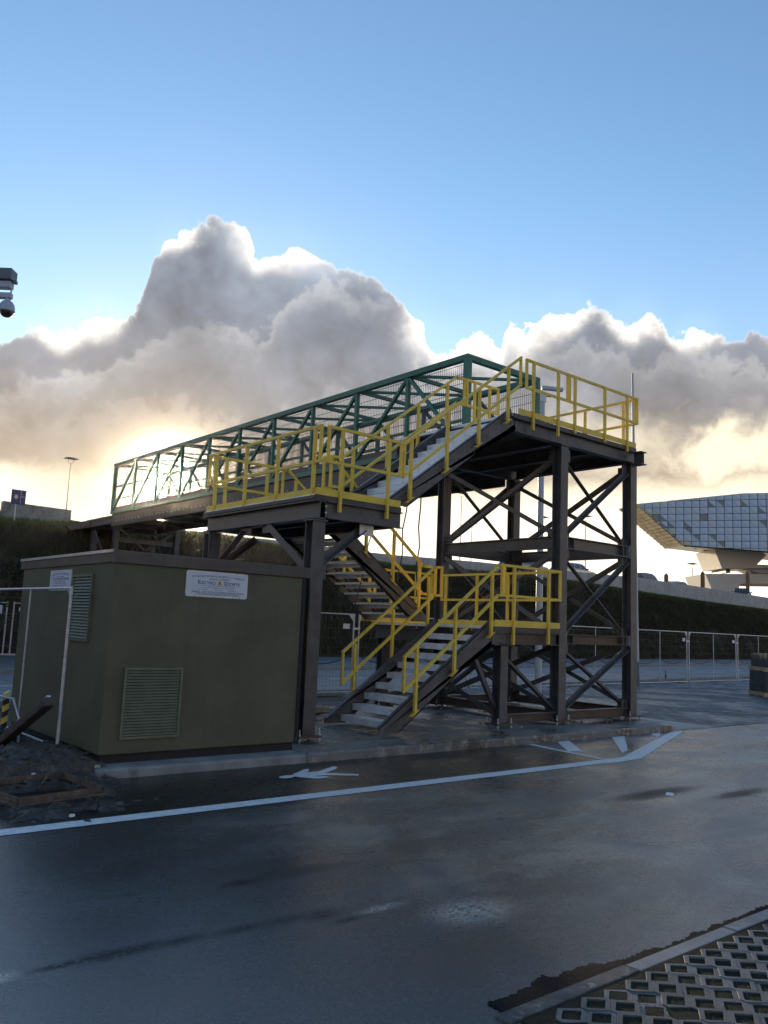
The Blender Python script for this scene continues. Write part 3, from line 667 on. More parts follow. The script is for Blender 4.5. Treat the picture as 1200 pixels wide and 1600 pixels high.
# ------------------------------------------------------------------ stair tower
ST = thing('stair_tower', 'tall dark steel stair tower with yellow handrails and three flights', 'stair tower', (10.5, 9.3, 0.12))
ZP = 0.12
def column(x, y, ztop, zbot=0.20, w=0.2, name='column'):
    c = part(name, MB().ibeam((x,y,zbot), (x,y,ztop), w, w, 0.018, 0.014, up=(0,1,0)), steel, ST)
    part('base_plate', MB().box(x-0.19,x+0.19,y-0.15,y+0.15,zbot-0.03,zbot), steel_rust, c)
    b = MB()
    for sx in (-0.16, 0.16):
        for sy in (-0.12, 0.12):
            b.cyl((x+sx,y+sy,ZP-0.01),(x+sx,y+sy,zbot+0.085),0.012,n=6); b.cyl((x+sx,y+sy,zbot),(x+sx,y+sy,zbot+0.025),0.022,n=6); b.cyl((x+sx,y+sy,zbot-0.06),(x+sx,y+sy,zbot-0.03),0.022,n=6)
    part('anchor_bolts', b, galv, c, kind='stuff')
    part('cap_plate', MB().box(x-0.125,x+0.125,y-0.125,y+0.125,ztop,ztop+0.018), steel, c)
    return c
XA, XB, YA, YB = 11.93, 14.12, 9.40, 12.43
for x, y in ((XA,YA),(XB,YA),(XA,YB),(XB,YB)): column(x, y, 5.09)
for x, y in ((10.42,YA),(10.42,YB)): column(x, y, 1.46, w=0.18)
for x, y in ((6.56,9.41),(6.56,12.40)): column(x, y, 3.10)
def beam(p0, p1, h=0.22, b=0.16, m=steel): return part('beam', MB().ibeam(p0, p1, h, b, 0.015, 0.011), m, ST)
def plate(c, sx, sy, sz, m=steel): return part('gusset_plate', MB().box(c[0]-sx/2,c[0]+sx/2,c[1]-sy/2,c[1]+sy/2,c[2]-sz/2,c[2]+sz/2), m, ST)
for zc, mm in ((0.26, steel_rust), (1.60, steel_rust), (3.33, steel)):
    hh = 0.16 if zc < 1 else 0.17 if zc < 2 else 0.22
    for y in (YA, YB): beam((XA+0.105,y,zc),(XB-0.105,y,zc),hh,0.14,mm)
    for x in (XA, XB): beam((x,YA+0.105,zc),(x,YB-0.105,zc),hh,0.14,mm)
    for x in (XA, XB):
        for y in (YA, YB):
            k = 1 if x == XA else -1
            plate((x+k*0.14, y-0.02*(1 if y == YA else -1), zc), 0.06, 0.016, hh+0.22)
def brace(p0, p1, a=0.085): return part('brace', MB().angle(p0, p1, a, 0.012), steel, ST)
for (z0, z1) in ((0.40,1.46),(1.76,3.15),(3.50,4.93)):
    for y, k in ((YA,-1),(YB,1)):
        brace((XA+0.12,y+k*0.035,z0),(XB-0.12,y+k*0.035,z1)); brace((XA+0.12,y+k*-0.055,z1),(XB-0.12,y+k*-0.055,z0))
    for x, k in ((XA,-1),(XB,1)):
        brace((x+k*0.035,YA+0.12,z0),(x+k*0.035,YB-0.12,z1)); brace((x-k*0.055,YA+0.12,z1),(x-k*0.055,YB-0.12,z0))
for (z0, z1) in ((0.40,1.46),(1.76,3.15),(3.50,4.93)):
    for z in (z0-0.02, z1+0.02):
        for x, k in ((XA,1),(XB,-1)):
            for y in (YA, YB): part('gusset_plate', MB().box(*sorted((x+k*0.105, x+k*0.27)), y-0.008, y+0.006, z-0.11, z+0.11), steel, ST)
        for y, k in ((YA,1),(YB,-1)):
            for x in (XA, XB): part('gusset_plate', MB().box(x-0.008, x+0.006, *sorted((y+k*0.105, y+k*0.27)), z-0.11, z+0.11), steel, ST)
for zc, hh in ((1.60,0.20),(3.33,0.25)):
    for x, k in ((XA,1),(XB,-1)):
        part('end_plate', MB().box(*sorted((x+k*0.106, x+k*0.118)), YA-0.09, YA+0.09, zc-hh/2, zc+hh/2), galv, ST)
        part('splice_plate', MB().box(*sorted((x+k*0.32, x+k*0.335)), YA-0.078, YA+0.078, zc-hh/2+0.02, zc+hh/2-0.02), steel, ST)
# top platform
for y in (9.37, 12.50): beam((10.62,y,5.236),(14.25,y,5.236),0.24,0.14)
for x in (10.66, XA, 13.0, XB+0.05): beam((x,9.46,5.245),(x,12.42,5.245),0.22,0.14,deck_m)
jo = MB()
part('stub_beam', MB().ibeam((14.10,9.06,5.19),(14.10,9.28,5.19),0.26,0.20,0.018,0.014), steel, ST)
def plank_deck(x0, x1, y0, y1, z, along='x', step=0.24, name='landing_deck'):
    d = part(name, MB().box(x0+0.02,x1-0.02,y0+0.02,y1-0.02,z-0.070,z-0.052), deck_m, ST)
    if along == 'x':
        n = int(round((x1-x0)/step)); w = (x1-x0)/n
        pm = mesh_of('deck_plank', MB().box(-w/2+0.006,w/2-0.006,y0-ST.location.y,y1-ST.location.y,-0.050,0.0), tread_m)
        for i in range(n): piece('deck_plank', pm, d, (x0+w*(i+0.5)-ST.location.x, 0, z-ST.location.z))
    return d
plank_deck(10.50,14.18,9.30,12.60,5.43)
plank_deck(10.12,11.82,9.30,12.46,1.77)
plank_deck(6.45,8.02,9.30,12.52,3.47)
for (xa, xb, z) in ((10.50,14.18,5.43),(10.12,11.82,1.77),(6.45,8.02,3.47)): part('edge_angle', MB().box(xa-0.003,xb+0.003,9.286,9.297,z-0.085,z-0.004), deck_m, ST)
part('edge_angle', MB().box(6.437,6.448,9.30,12.53,3.40,3.45), deck_m, ST)
# lower landing frame
for y, m in ((9.36,steel_rust),(12.40,steel)): part('beam', MB().chan((10.30,y,1.58),(11.80,y,1.58),0.20,0.08,side=1), m, ST)
for x in (10.20, 11.76): part('beam', MB().ibeam((x,9.36,1.58),(x,12.40,1.58),0.20,0.12), steel, ST)
part('beam', MB().chan((10.13,9.345,1.57),(10.50,9.345,1.57),0.22,0.07,side=1), steel, ST)
brace((10.34,9.45,0.45),(9.86,9.45,1.22),0.07)
brace((10.50,9.42,1.30),(11.84,9.42,0.40),0.09); brace((10.42,9.5,0.35),(10.42,12.3,1.35)); brace((10.46,9.5,1.35),(10.46,12.3,0.35))
for y in (YA, YB): beam((10.52,y,0.26),(XA-0.105,y,0.26),0.14,0.12,steel_rust)
# middle landing frame
part('beam', MB().ibeam((6.55,9.30,3.26),(6.55,12.55,3.26),0.26,0.20,0.018,0.014), steel, ST)
part('beam', MB().chan((6.66,9.345,3.27),(8.05,9.345,3.27),0.24,0.08,side=1), steel, ST)
part('beam', MB().chan((6.66,12.44,3.27),(8.05,12.44,3.27),0.24,0.08,side=-1), steel, ST)
part('beam', MB().ibeam((7.93,9.42,3.26),(7.93,12.38,3.26),0.22,0.12), steel, ST)
for x in (7.0, 7.45): part('beam', MB().ibeam((x,9.42,3.30),(x,12.38,3.30),0.14,0.10), deck_m, ST)
brace((6.53,12.30,2.50),(6.53,11.32,3.12),0.11); brace((6.53,9.52,2.46),(6.53,10.55,3.12),0.11)
brace((6.63,9.42,2.50),(7.42,9.42,3.10),0.11); brace((6.63,12.38,2.50),(7.42,12.38,3.10),0.11)
beam((6.56,9.52,2.20),(6.56,12.3,2.20),0.16,0.12)
for c, sx, sy, sz in (((7.46,9.40,3.07),0.26,0.02,0.16),((6.70,9.40,2.44),0.13,0.02,0.26),((6.545,11.25,3.08),0.02,0.3,0.14),((6.545,10.62,3.08),0.02,0.3,0.14)): plate(c, sx, sy, sz, galv if sx > .2 else steel)
bb = MB()
for dz in (-0.05, 0.04): bb.cyl((6.60+0.03,9.29,3.27+dz),(6.63,9.27,3.27+dz),0.016,n=6)
part('bolt', bb, galv, ST)

# flights
def flight(name, x0, z0, x1, z1, y0, y1, nr, sgn):
    """x0,z0: lower floor edge; x1,z1: upper landing edge; treads climb in direction sgn along x"""
    rise = (z1-z0)/nr; go = abs(x1-x0)/(nr-0.6)
    fl = part(name, MB(), steel, ST)
    slope = rise/go; d = Vector((sgn, 0, slope)).normalized(); nrm = Vector((-sgn*d.z, 0, abs(d.x)))
    tb_ = MB().box(-go/2-0.012, go/2+0.012, y0+0.085-ST.location.y, y1-0.085-ST.location.y, -0.035, 0.0)
    fx = -sgn*(go/2+0.012)
    tb_.box(min(fx, fx+sgn*0.012), max(fx, fx+sgn*0.012), y0+0.085-ST.location.y, y1-0.085-ST.location.y, -(0.100 if nr == 12 else 0.096), -0.036)
    tme = mesh_of('tread', tb_, tread_m)
    for k in range(1, nr):
        xn = x1 - sgn*go*(nr-k) + sgn*go/2
        zz = z0+rise*k
        piece('tread', tme, fl, (xn-ST.location.x, random.gauss(0,.001), zz-ST.location.z))
    for y, side in ((y0, 1), (y1, -1)):
        xa = x1-sgn*go*(nr-0.55); za = z0+rise*0.45
        p0 = Vector((xa, y, za)); p1 = Vector((x1, y, z1-rise*0.35))
        H = 0.15
        poly = [p0+nrm*H*0.9, p1+nrm*H*0.75+d*0.02, p1+Vector((sgn*0.06,0,-0.27)), p1-nrm*H, p0-nrm*H]
        lowz = z0+0.03
        # cut the foot level with the floor
        a = p0-nrm*H; tt = (a.z-lowz)/d.z; a2 = a-d*tt
        b_ = p0+nrm*H*0.9; tt2 = (b_.z-lowz-0.09)/d.z; b2 = b_-d*tt2
        poly = [b2, p1+nrm*H*0.9+d*0.05, p1+Vector((sgn*0.10,0,-0.22)), p1+d*0.0-nrm*H, a2, Vector((b2.x, y, lowz))] if True else poly
        mbs = MB(); t_ = 0.014; k_ = 1 if side > 0 else -1
        def slab(pl, ya, yb):
            nn = len(pl); vs_ = [(q.x, ya, q.z) for q in pl]+[(q.x, yb, q.z) for q in pl]
            fs_ = [tuple(range(nn)), tuple(range(2*nn-1, nn-1, -1))]+[(i, nn+i, nn+(i+1) % nn, (i+1) % nn) for i in range(nn)]
            o_ = len(mbs.v); mbs.v += vs_; mbs.f += [tuple(j+o_ for j in f_) for f_ in fs_]
        slab(poly, y, y+k_*t_)
        top0, top1 = poly[0], poly[1]; bo0, bo1 = poly[4], poly[3]
        mbs.bar(top0+Vector((0,k_*0.035,0))-nrm*0.008, top1+Vector((0,k_*0.035,0))-nrm*0.008, 0.07, 0.016, up=nrm)
        mbs.bar(bo0+Vector((0,k_*0.035,0))+nrm*0.008, bo1+Vector((0,k_*0.035,0))+nrm*0.008, 0.07, 0.016, up=nrm)
        import bmesh as _bm
        me_ = mesh_of('stringer', mbs, steel, base_of(ST)); bm_ = _bm.new(); bm_.from_mesh(me_); _bm.ops.recalc_face_normals(bm_, faces=bm_.faces); bm_.to_mesh(me_); bm_.free()
        link('stringer', me_, fl)
        bl = MB()
        for k in range(1, nr):
            xn = x1 - sgn*go*(nr-k) + sgn*go/2; zz = z0+rise*k-0.03
            for q in (-0.07, 0.07): bl.cyl((xn+q, y-k_*0.011, zz), (xn+q, y+k_*0.001, zz), 0.012, n=6)
        part('tread_bolts', bl, wire_m, fl, kind='stuff')
    return fl
flight('lower_flight', 8.0, ZP, 10.14, 1.77, 9.34, 10.70, 10, 1)
flight('middle_flight', 10.10, 1.77, 8.0, 3.47, 11.04, 12.42, 10, -1)
flight('upper_flight', 8.0, 3.47, 10.52, 5.43, 9.34, 10.84, 12, 1)

# yellow handrails
def rail(tops, posts, drop=0.50, ends=(True, True), toe=None, shoe=None, toe_h=0.10, off=(0,0,0), name='handrail'):
    tops = [Vector(p) for p in tops]
    r = part(name, MB(), yellow, ST)
    T = 0.042
    for nm, dz in (('top_rail', 0), ('middle_rail', -drop)):
        mb = MB()
        for i, (a, b) in enumerate(zip(tops, tops[1:])):
            d = (b-a).normalized(); e = T/2
            mb.bar(a+Vector((0,0,dz))-d*(e if i == 0 else 0.012), b+Vector((0,0,dz))+d*(e if i == len(tops)-2 else 0.012), T)
        part(nm, mb, yellow, r)
    for k, p in ((0, tops[0]), (1, tops[-1])):
        if ends[k]: part('end_bar', MB().bar(p-Vector((0,0,T/2+0.001)), p-Vector((0,0,drop-T/2-0.001)), T-0.003), yellow, r)
    for x, y, zb, zt in posts: part('post', MB().bar((x+off[0],y+off[1],zb),(x+off[0],y+off[1],zt-T/2-0.001), 0.045), yellow, r)
    if shoe:
        d = Vector((math.cos(math.atan(shoe)), 0, math.sin(math.atan(shoe))))
        for x, y, zb, zt in posts:
            c = Vector((x, y+0.012, zb-0.002)); part('shoe', MB().bar(c-d*0.085, c+d*0.085, 0.075, 0.014), yellow, r)
    if toe:
        for (a, b, z) in toe: part('toe_board', MB().bar(Vector(a)+Vector((0,0,z+toe_h/2)), Vector(b)+Vector((0,0,z+toe_h/2)), 0.012, toe_h), yellow, r)
    return r
FY = 9.275; PY = FY-0.002
def lin(x, a, b): return a[1]+(x-a[0])*(b[1]-a[1])/(b[0]-a[0])
# top platform
rail([(10.80,FY,6.44),(11.95,FY,6.44)], [(10.99,PY,5.20,6.44),(11.68,PY,5.22,6.44)], toe=[((10.63,FY+0.012,0),(14.16,FY+0.012,0),5.435)])
rail([(12.01,FY,6.44),(14.19,FY,6.44)], [(12.17,PY,5.36,6.44),(13.10,PY,5.36,6.44),(13.84,PY,5.30,6.44)])
rail([(14.20,9.33,6.44),(14.20,11.55,6.44)], [(14.20,9.60,5.40,6.44),(14.20,10.55,5.43,6.44),(14.20,11.45,5.43,6.44)], toe=[((14.19,9.32,0),(14.19,11.6,0),5.435)])
rail([(10.95,10.88,6.44),(11.82,10.88,6.44)], [(11.16,10.88,5.43,6.44),(11.58,10.88,5.43,6.44)], toe=[((10.75,10.90,0),(11.82,10.90,0),5.435)])
# upper flight
A3, B3 = (8.03,4.44), (10.64,6.44)
rail([(8.03,FY,4.44),(10.64,FY,6.44)], [(x,PY,lin(x,(8.17,3.60),(10.33,5.24)),lin(x,A3,B3)) for x in (8.17,8.92,9.63,10.33)], shoe=0.76)
rail([(7.85,10.90,4.44),(8.05,10.90,4.44),(10.68,10.90,6.44),(10.90,10.90,6.44)], [(x,10.90,lin(x,(8.17,3.65),(10.33,5.28)),lin(x,(8.05,4.44),(10.68,6.44))) for x in (8.30,9.04,9.74,10.45)], shoe=0.76)
# middle landing
rail([(6.62,FY,4.445),(7.97,FY,4.445)], [(6.86,PY,3.25,4.445),(7.73,PY,3.26,4.445)], toe=[((6.50,FY+0.012,0),(8.0,FY+0.012,0),3.462)])
XL = 6.475
rail([(XL,9.26,4.43),(XL,12.48,4.43)], [(XL-.002,y,3.40,4.43) for y in (9.40,10.35,11.27,12.24)], toe=[((XL+0.012,9.27,0),(XL+0.012,12.52,0),3.462)])
rail([(6.58,12.50,4.43),(7.95,12.50,4.43)], [(6.80,12.50,3.47,4.43),(7.62,12.50,3.47,4.43)], toe=[((6.5,12.50,0),(7.98,12.50,0),3.475)])
# middle flight
A2, B2 = (8.0,4.42), (10.10,2.80)
for y in (11.03, 12.45):
    rail([(7.80,y,4.42),(8.0,y,4.42),(10.10,y,2.80),(10.42,y,2.79)], [(x,y-0.002,lin(x,(8.76,2.90),(10.03,2.02)),lin(x,A2,B2)) for x in (8.20,8.76,9.39,10.02)], shoe=-0.72)
# lower flight
A1, B1 = (8.19,1.255), (10.19,2.77)
rail([(8.19,FY,1.255),(10.19,FY,2.77),(10.28,FY,2.78)], [(x,PY,lin(x,(8.435,0.44),(10.09,1.66)),lin(x,A1,B1)) for x in (8.43,9.22,10.04)], shoe=0.75)
rail([(8.16,10.74,1.255),(10.12,10.74,2.765),(10.30,10.74,2.78)], [(x,10.742,lin(x,(8.435,0.46),(10.09,1.66)),lin(x,A1,B1)) for x in (8.40,9.19,9.99)], shoe=0.75)
# lower landing
rail([(10.335,FY,2.78),(11.80,FY,2.775)], [(10.58,PY,1.47,2.78),(11.49,PY,1.50,2.78)], toe=[((10.14,FY+0.012,0),(11.82,FY+0.012,0),1.775)])
rail([(10.20,12.50,2.79),(11.72,12.50,2.79)], [(10.62,12.50,1.77,2.79),(11.28,12.50,1.77,2.79)], toe=[((9.9,12.50,0),(11.55,12.50,0),1.775)])
rail([(11.835,9.30,2.775),(11.835,12.32,2.775)], [(11.835,y,1.77,2.775) for y in (9.55,10.53,11.33,12.21)], toe=[((11.83,9.32,0),(11.83,12.40,0),1.775)])

# ------------------------------------------------------------------ footbridge
FB = thing('footbridge', 'long green lattice footbridge with wire mesh sides crossing the road', 'footbridge', (12.97, 11.8, 5.0))
BX0, BX1, BY0, BY1, BT, BB = 11.87, 14.07, 11.80, 30.47, 7.33, 5.50
NB = 10; BL = (BY1-BY0)/NB
for x in (BX0, BX1):
    part('top_chord', MB().bar((x,BY0-0.06,BT),(x,BY1+0.06,BT),0.13,0.12), green, FB)
    part('bottom_chord', MB().bar((x,12.64,BB),(x,BY1+0.06,BB),0.12,0.12), green, FB)
    part('deck_girder', MB().chan((x,12.66,5.34),(x,BY1,5.34),0.72,0.10,0.02,side=(1 if x == BX0 else -1)), deck_m, FB)
    part('guide_rail', MB().bar((x+(0.07 if x == BX0 else -0.07),BY0,6.50),(x+(0.07 if x == BX0 else -0.07),BY1,6.50),0.05,0.07), green, FB)
    part('guide_rail', MB().bar((x+(0.07 if x == BX0 else -0.07),BY0,6.02),(x+(0.07 if x == BX0 else -0.07),BY1,6.02),0.04,0.05), green, FB)
    for k in range(NB+1):
        y = BY0+k*BL; w = 0.13 if k in (0, NB) else 0.085
        part('upright', MB().bar((x,y,5.44 if k == 0 else 5.56),(x,y,BT-0.06),w,w,up=(0,1,0)), green, FB)
    for k in range(NB):
        ya, yb = BY0+k*BL, BY0+(k+1)*BL
        if k == 0: p0, p1 = (x,yb-0.03,BT-0.07),(x,ya+0.25,5.60)
        elif x == BX0: p0, p1 = (x,ya+0.03,BT-0.07),(x,yb-0.03,5.58)
        else: p0, p1 = (x,yb-0.03,BT-0.07),(x,ya+0.03,5.58)
        part('diagonal', MB().bar(p0,p1,0.075,0.075), green, FB)
    # wire mesh, one joined sheet of wires per bay
    xm = x+(0.05 if x == BX0 else -0.05)
    for k in range(NB):
        ya, yb = BY0+k*BL+0.05, BY0+(k+1)*BL-0.05
        wm = MB(); nv = 30
        for i in range(nv+1):
            y = ya+(yb-ya)*i/nv; wm.add([(xm-.003,y-.003,5.55),(xm+.003,y+.003,5.55),(xm+.003,y+.003,BT-.06),(xm-.003,y-.003,BT-.06)],[(0,1,2,3)]); wm.add([(xm+.003,y-.003,5.55),(xm-.003,y+.003,5.55),(xm-.003,y+.003,BT-.06),(xm+.003,y-.003,BT-.06)],[(0,1,2,3)])
        for i in range(9):
            z = 5.62+i*0.20; wm.bar((xm,ya,z),(xm,yb,z),0.009)
        part('mesh_panel', wm, wire_m, FB, kind='stuff')
for k in range(NB+1):
    y = BY0+k*BL
    part('roof_tie', MB().bar((BX0+0.065,y,BT),(BX1-0.065,y,BT),0.08 if k else 0.12,0.08 if k else 0.12), green, FB)
    if k > 0: part('deck_beam', MB().bar((BX0+0.11,y,5.12),(BX1-0.11,y,5.12),0.10,0.16), deck_m, FB)
    if k < NB: part('roof_brace', MB().bar((BX0+0.08,y+BL-0.04,BT-0.01),(BX1-0.08,y+0.04,BT-0.01),0.06,0.06), green, FB)
nd = 74; dw = (BY1-11.7)/nd
dme = mesh_of('deck_plank', MB().box(BX0+0.11-FB.location.x,BX1-0.11-FB.location.x,-dw/2+0.006,dw/2-0.006,-0.03,0.0), deck_m)
for i in range(nd): piece('deck_plank', dme, FB, (0, 11.7+dw*(i+0.5)-FB.location.y, 5.50-FB.location.z))
bl = MB()
for i in range(60):
    y = 12.9+i*0.29
    for z in (5.16, 5.50): bl.cyl((BX0-0.012,y,z),(BX0+0.002,y,z),0.014,n=6)
part('girder_bolts', bl, galv, FB, kind='stuff')

# far stair tower at the other end of the bridge
FT = thing('far_stair_tower', 'small dark stair tower at the far end of the footbridge', 'stair tower', (13.0, 31.8, 0))
for x in (12.2, 14.7):
    for y in (30.75, 33.0): part('column', MB().ibeam((x,y,-0.05),(x,y,5.05),0.2,0.2,up=(0,1,0)), steel, FT)
part('landing_deck', MB().box(11.95,15.0,30.5,33.3,5.36,5.43), deck_m, FT)
for y in (30.6, 33.2): part('beam', MB().ibeam((11.95,y,5.23),(15.0,y,5.23),0.24,0.14), steel, FT)
for x in (12.02, 13.4, 14.9): part('beam', MB().ibeam((x,30.7,5.24),(x,33.1,5.24),0.22,0.12), steel, FT)
for x, k in ((12.2,1),(14.7,-1)): part('brace', MB().angle((x,30.85,3.2),(x,32.9,5.0),0.09), steel, FT)
part('brace', MB().angle((12.3,30.75,3.4),(14.6,30.75,5.0),0.09), steel, FT); part('brace', MB().angle((12.3,30.75,5.0),(14.6,30.75,3.4),0.09), steel, FT)
part('beam', MB().ibeam((12.3,30.75,4.55),(14.6,30.75,4.55),0.18,0.12), steel, FT)
for y in (33.4, 34.4, 35.4, 36.4): part('deck_plank', MB().box(12.0,14.0,y,y+0.98,5.36,5.42), deck_m, FT)
for x in (12.05, 13.95): part('stringer', MB().bar((x,33.3,5.25),(x,37.4,5.27),0.06,0.22), steel, FT)
# ------------------------------------------------------------------ kiosk
KX0, KX1, KY0, KY1 = 3.53, 6.06, 8.87, 12.10
KI = thing('transformer_kiosk', 'squat dark green transformer kiosk with flat roof and louvred vents', 'kiosk', (4.8, 10.5, 0.0))
wl = part('wall', MB().box(KX0,KX1,KY0,KY1,0.20,2.27), kiosk_m, KI, bevel=0.012)
part('plinth', MB().box(KX0+0.03,KX1-0.03,KY0+0.03,KY1-0.03,0.05,0.205), dark_m, KI)
ft = MB(); ft.prism([(3.42,8.60),(6.03,8.545),(6.03,12.3),(3.42,12.3)], -0.05, 0.105)
part('footing', ft, concrete, KI, bevel=0.03)
rf = part('roof', MB().box(KX0-0.015,KX1+0.10,KY0-0.03,KY1+0.10,2.265,2.40), trim_m, KI, bevel=0.006)
part('roof_sheet', MB().box(KX0+0.06,KX1+0.03,KY0+0.06,KY1+0.05,2.395,2.412), trim_m, rf)
part('edge_flashing', MB().bar((KX0-0.017,KY0+0.02,2.395),(KX0-0.017,KY1+0.10,2.395),0.022,0.034), alu, rf)
part('roof_joint', MB().box(KX0-0.018,KX0+0.014,KY0-0.034,KY0-0.0,2.262,2.408), trim_m, rf)
part('corner_trim', MB().box(KX1-0.03,KX1+0.02,KY0-0.012,KY0+0.03,0.2,2.263), dark_m, KI)
def vent(axis, a0, a1, z0, z1, n):
    v = part('vent', MB(), louvre_m, KI)
    def bx(lo, hi, p0, p1, zz0, zz1):
        return MB().box(lo,hi,KY0-p1,KY0-p0,zz0,zz1) if axis == 'x' else MB().box(KX0-p1,KX0-p0,lo,hi,zz0,zz1)
    part('frame', bx(a0,a1,0.0,0.028,z1-0.028,z1), louvre_m, v); part('frame', bx(a0,a1,0.0,0.028,z0,z0+0.028), louvre_m, v)
    part('frame', bx(a0,a0+0.028,0.0,0.028,z0+0.029,z1-0.029), louvre_m, v); part('frame', bx(a1-0.028,a1,0.0,0.028,z0+0.029,z1-0.029), louvre_m, v)
    part('backing', bx(a0+0.029,a1-0.029,0.001,0.004,z0+0.029,z1-0.029), dark_m, v)
    h = (z1-z0-0.06)/n
    for i in range(n):
        zc = z0+0.03+h*(i+0.5); lo, hi = a0+0.03, a1-0.03
        if axis == 'x': pr = [(lo,KY0-0.005,zc+h*0.5),(hi,KY0-0.005,zc+h*0.5),(hi,KY0-0.026,zc-h*0.36),(lo,KY0-0.026,zc-h*0.36)]; ofs = (0,-0.004,0)
        else: pr = [(KX0-0.005,hi,zc+h*0.5),(KX0-0.005,lo,zc+h*0.5),(KX0-0.026,lo,zc-h*0.36),(KX0-0.026,hi,zc-h*0.36)]; ofs = (-0.004,0,0)
        q = MB().add(pr+[tuple(p[k]-ofs[k] for k in range(3)) for p in pr], [(0,3,2,1),(4,5,6,7),(0,1,5,4),(1,2,6,5),(2,3,7,6),(3,0,4,7)])
        part('slat', q, louvre_m, v)
vent('x', 3.74, 4.435, 0.355, 1.127, 22)
vent('y', 9.42, 10.06, 1.375, 2.15, 20)

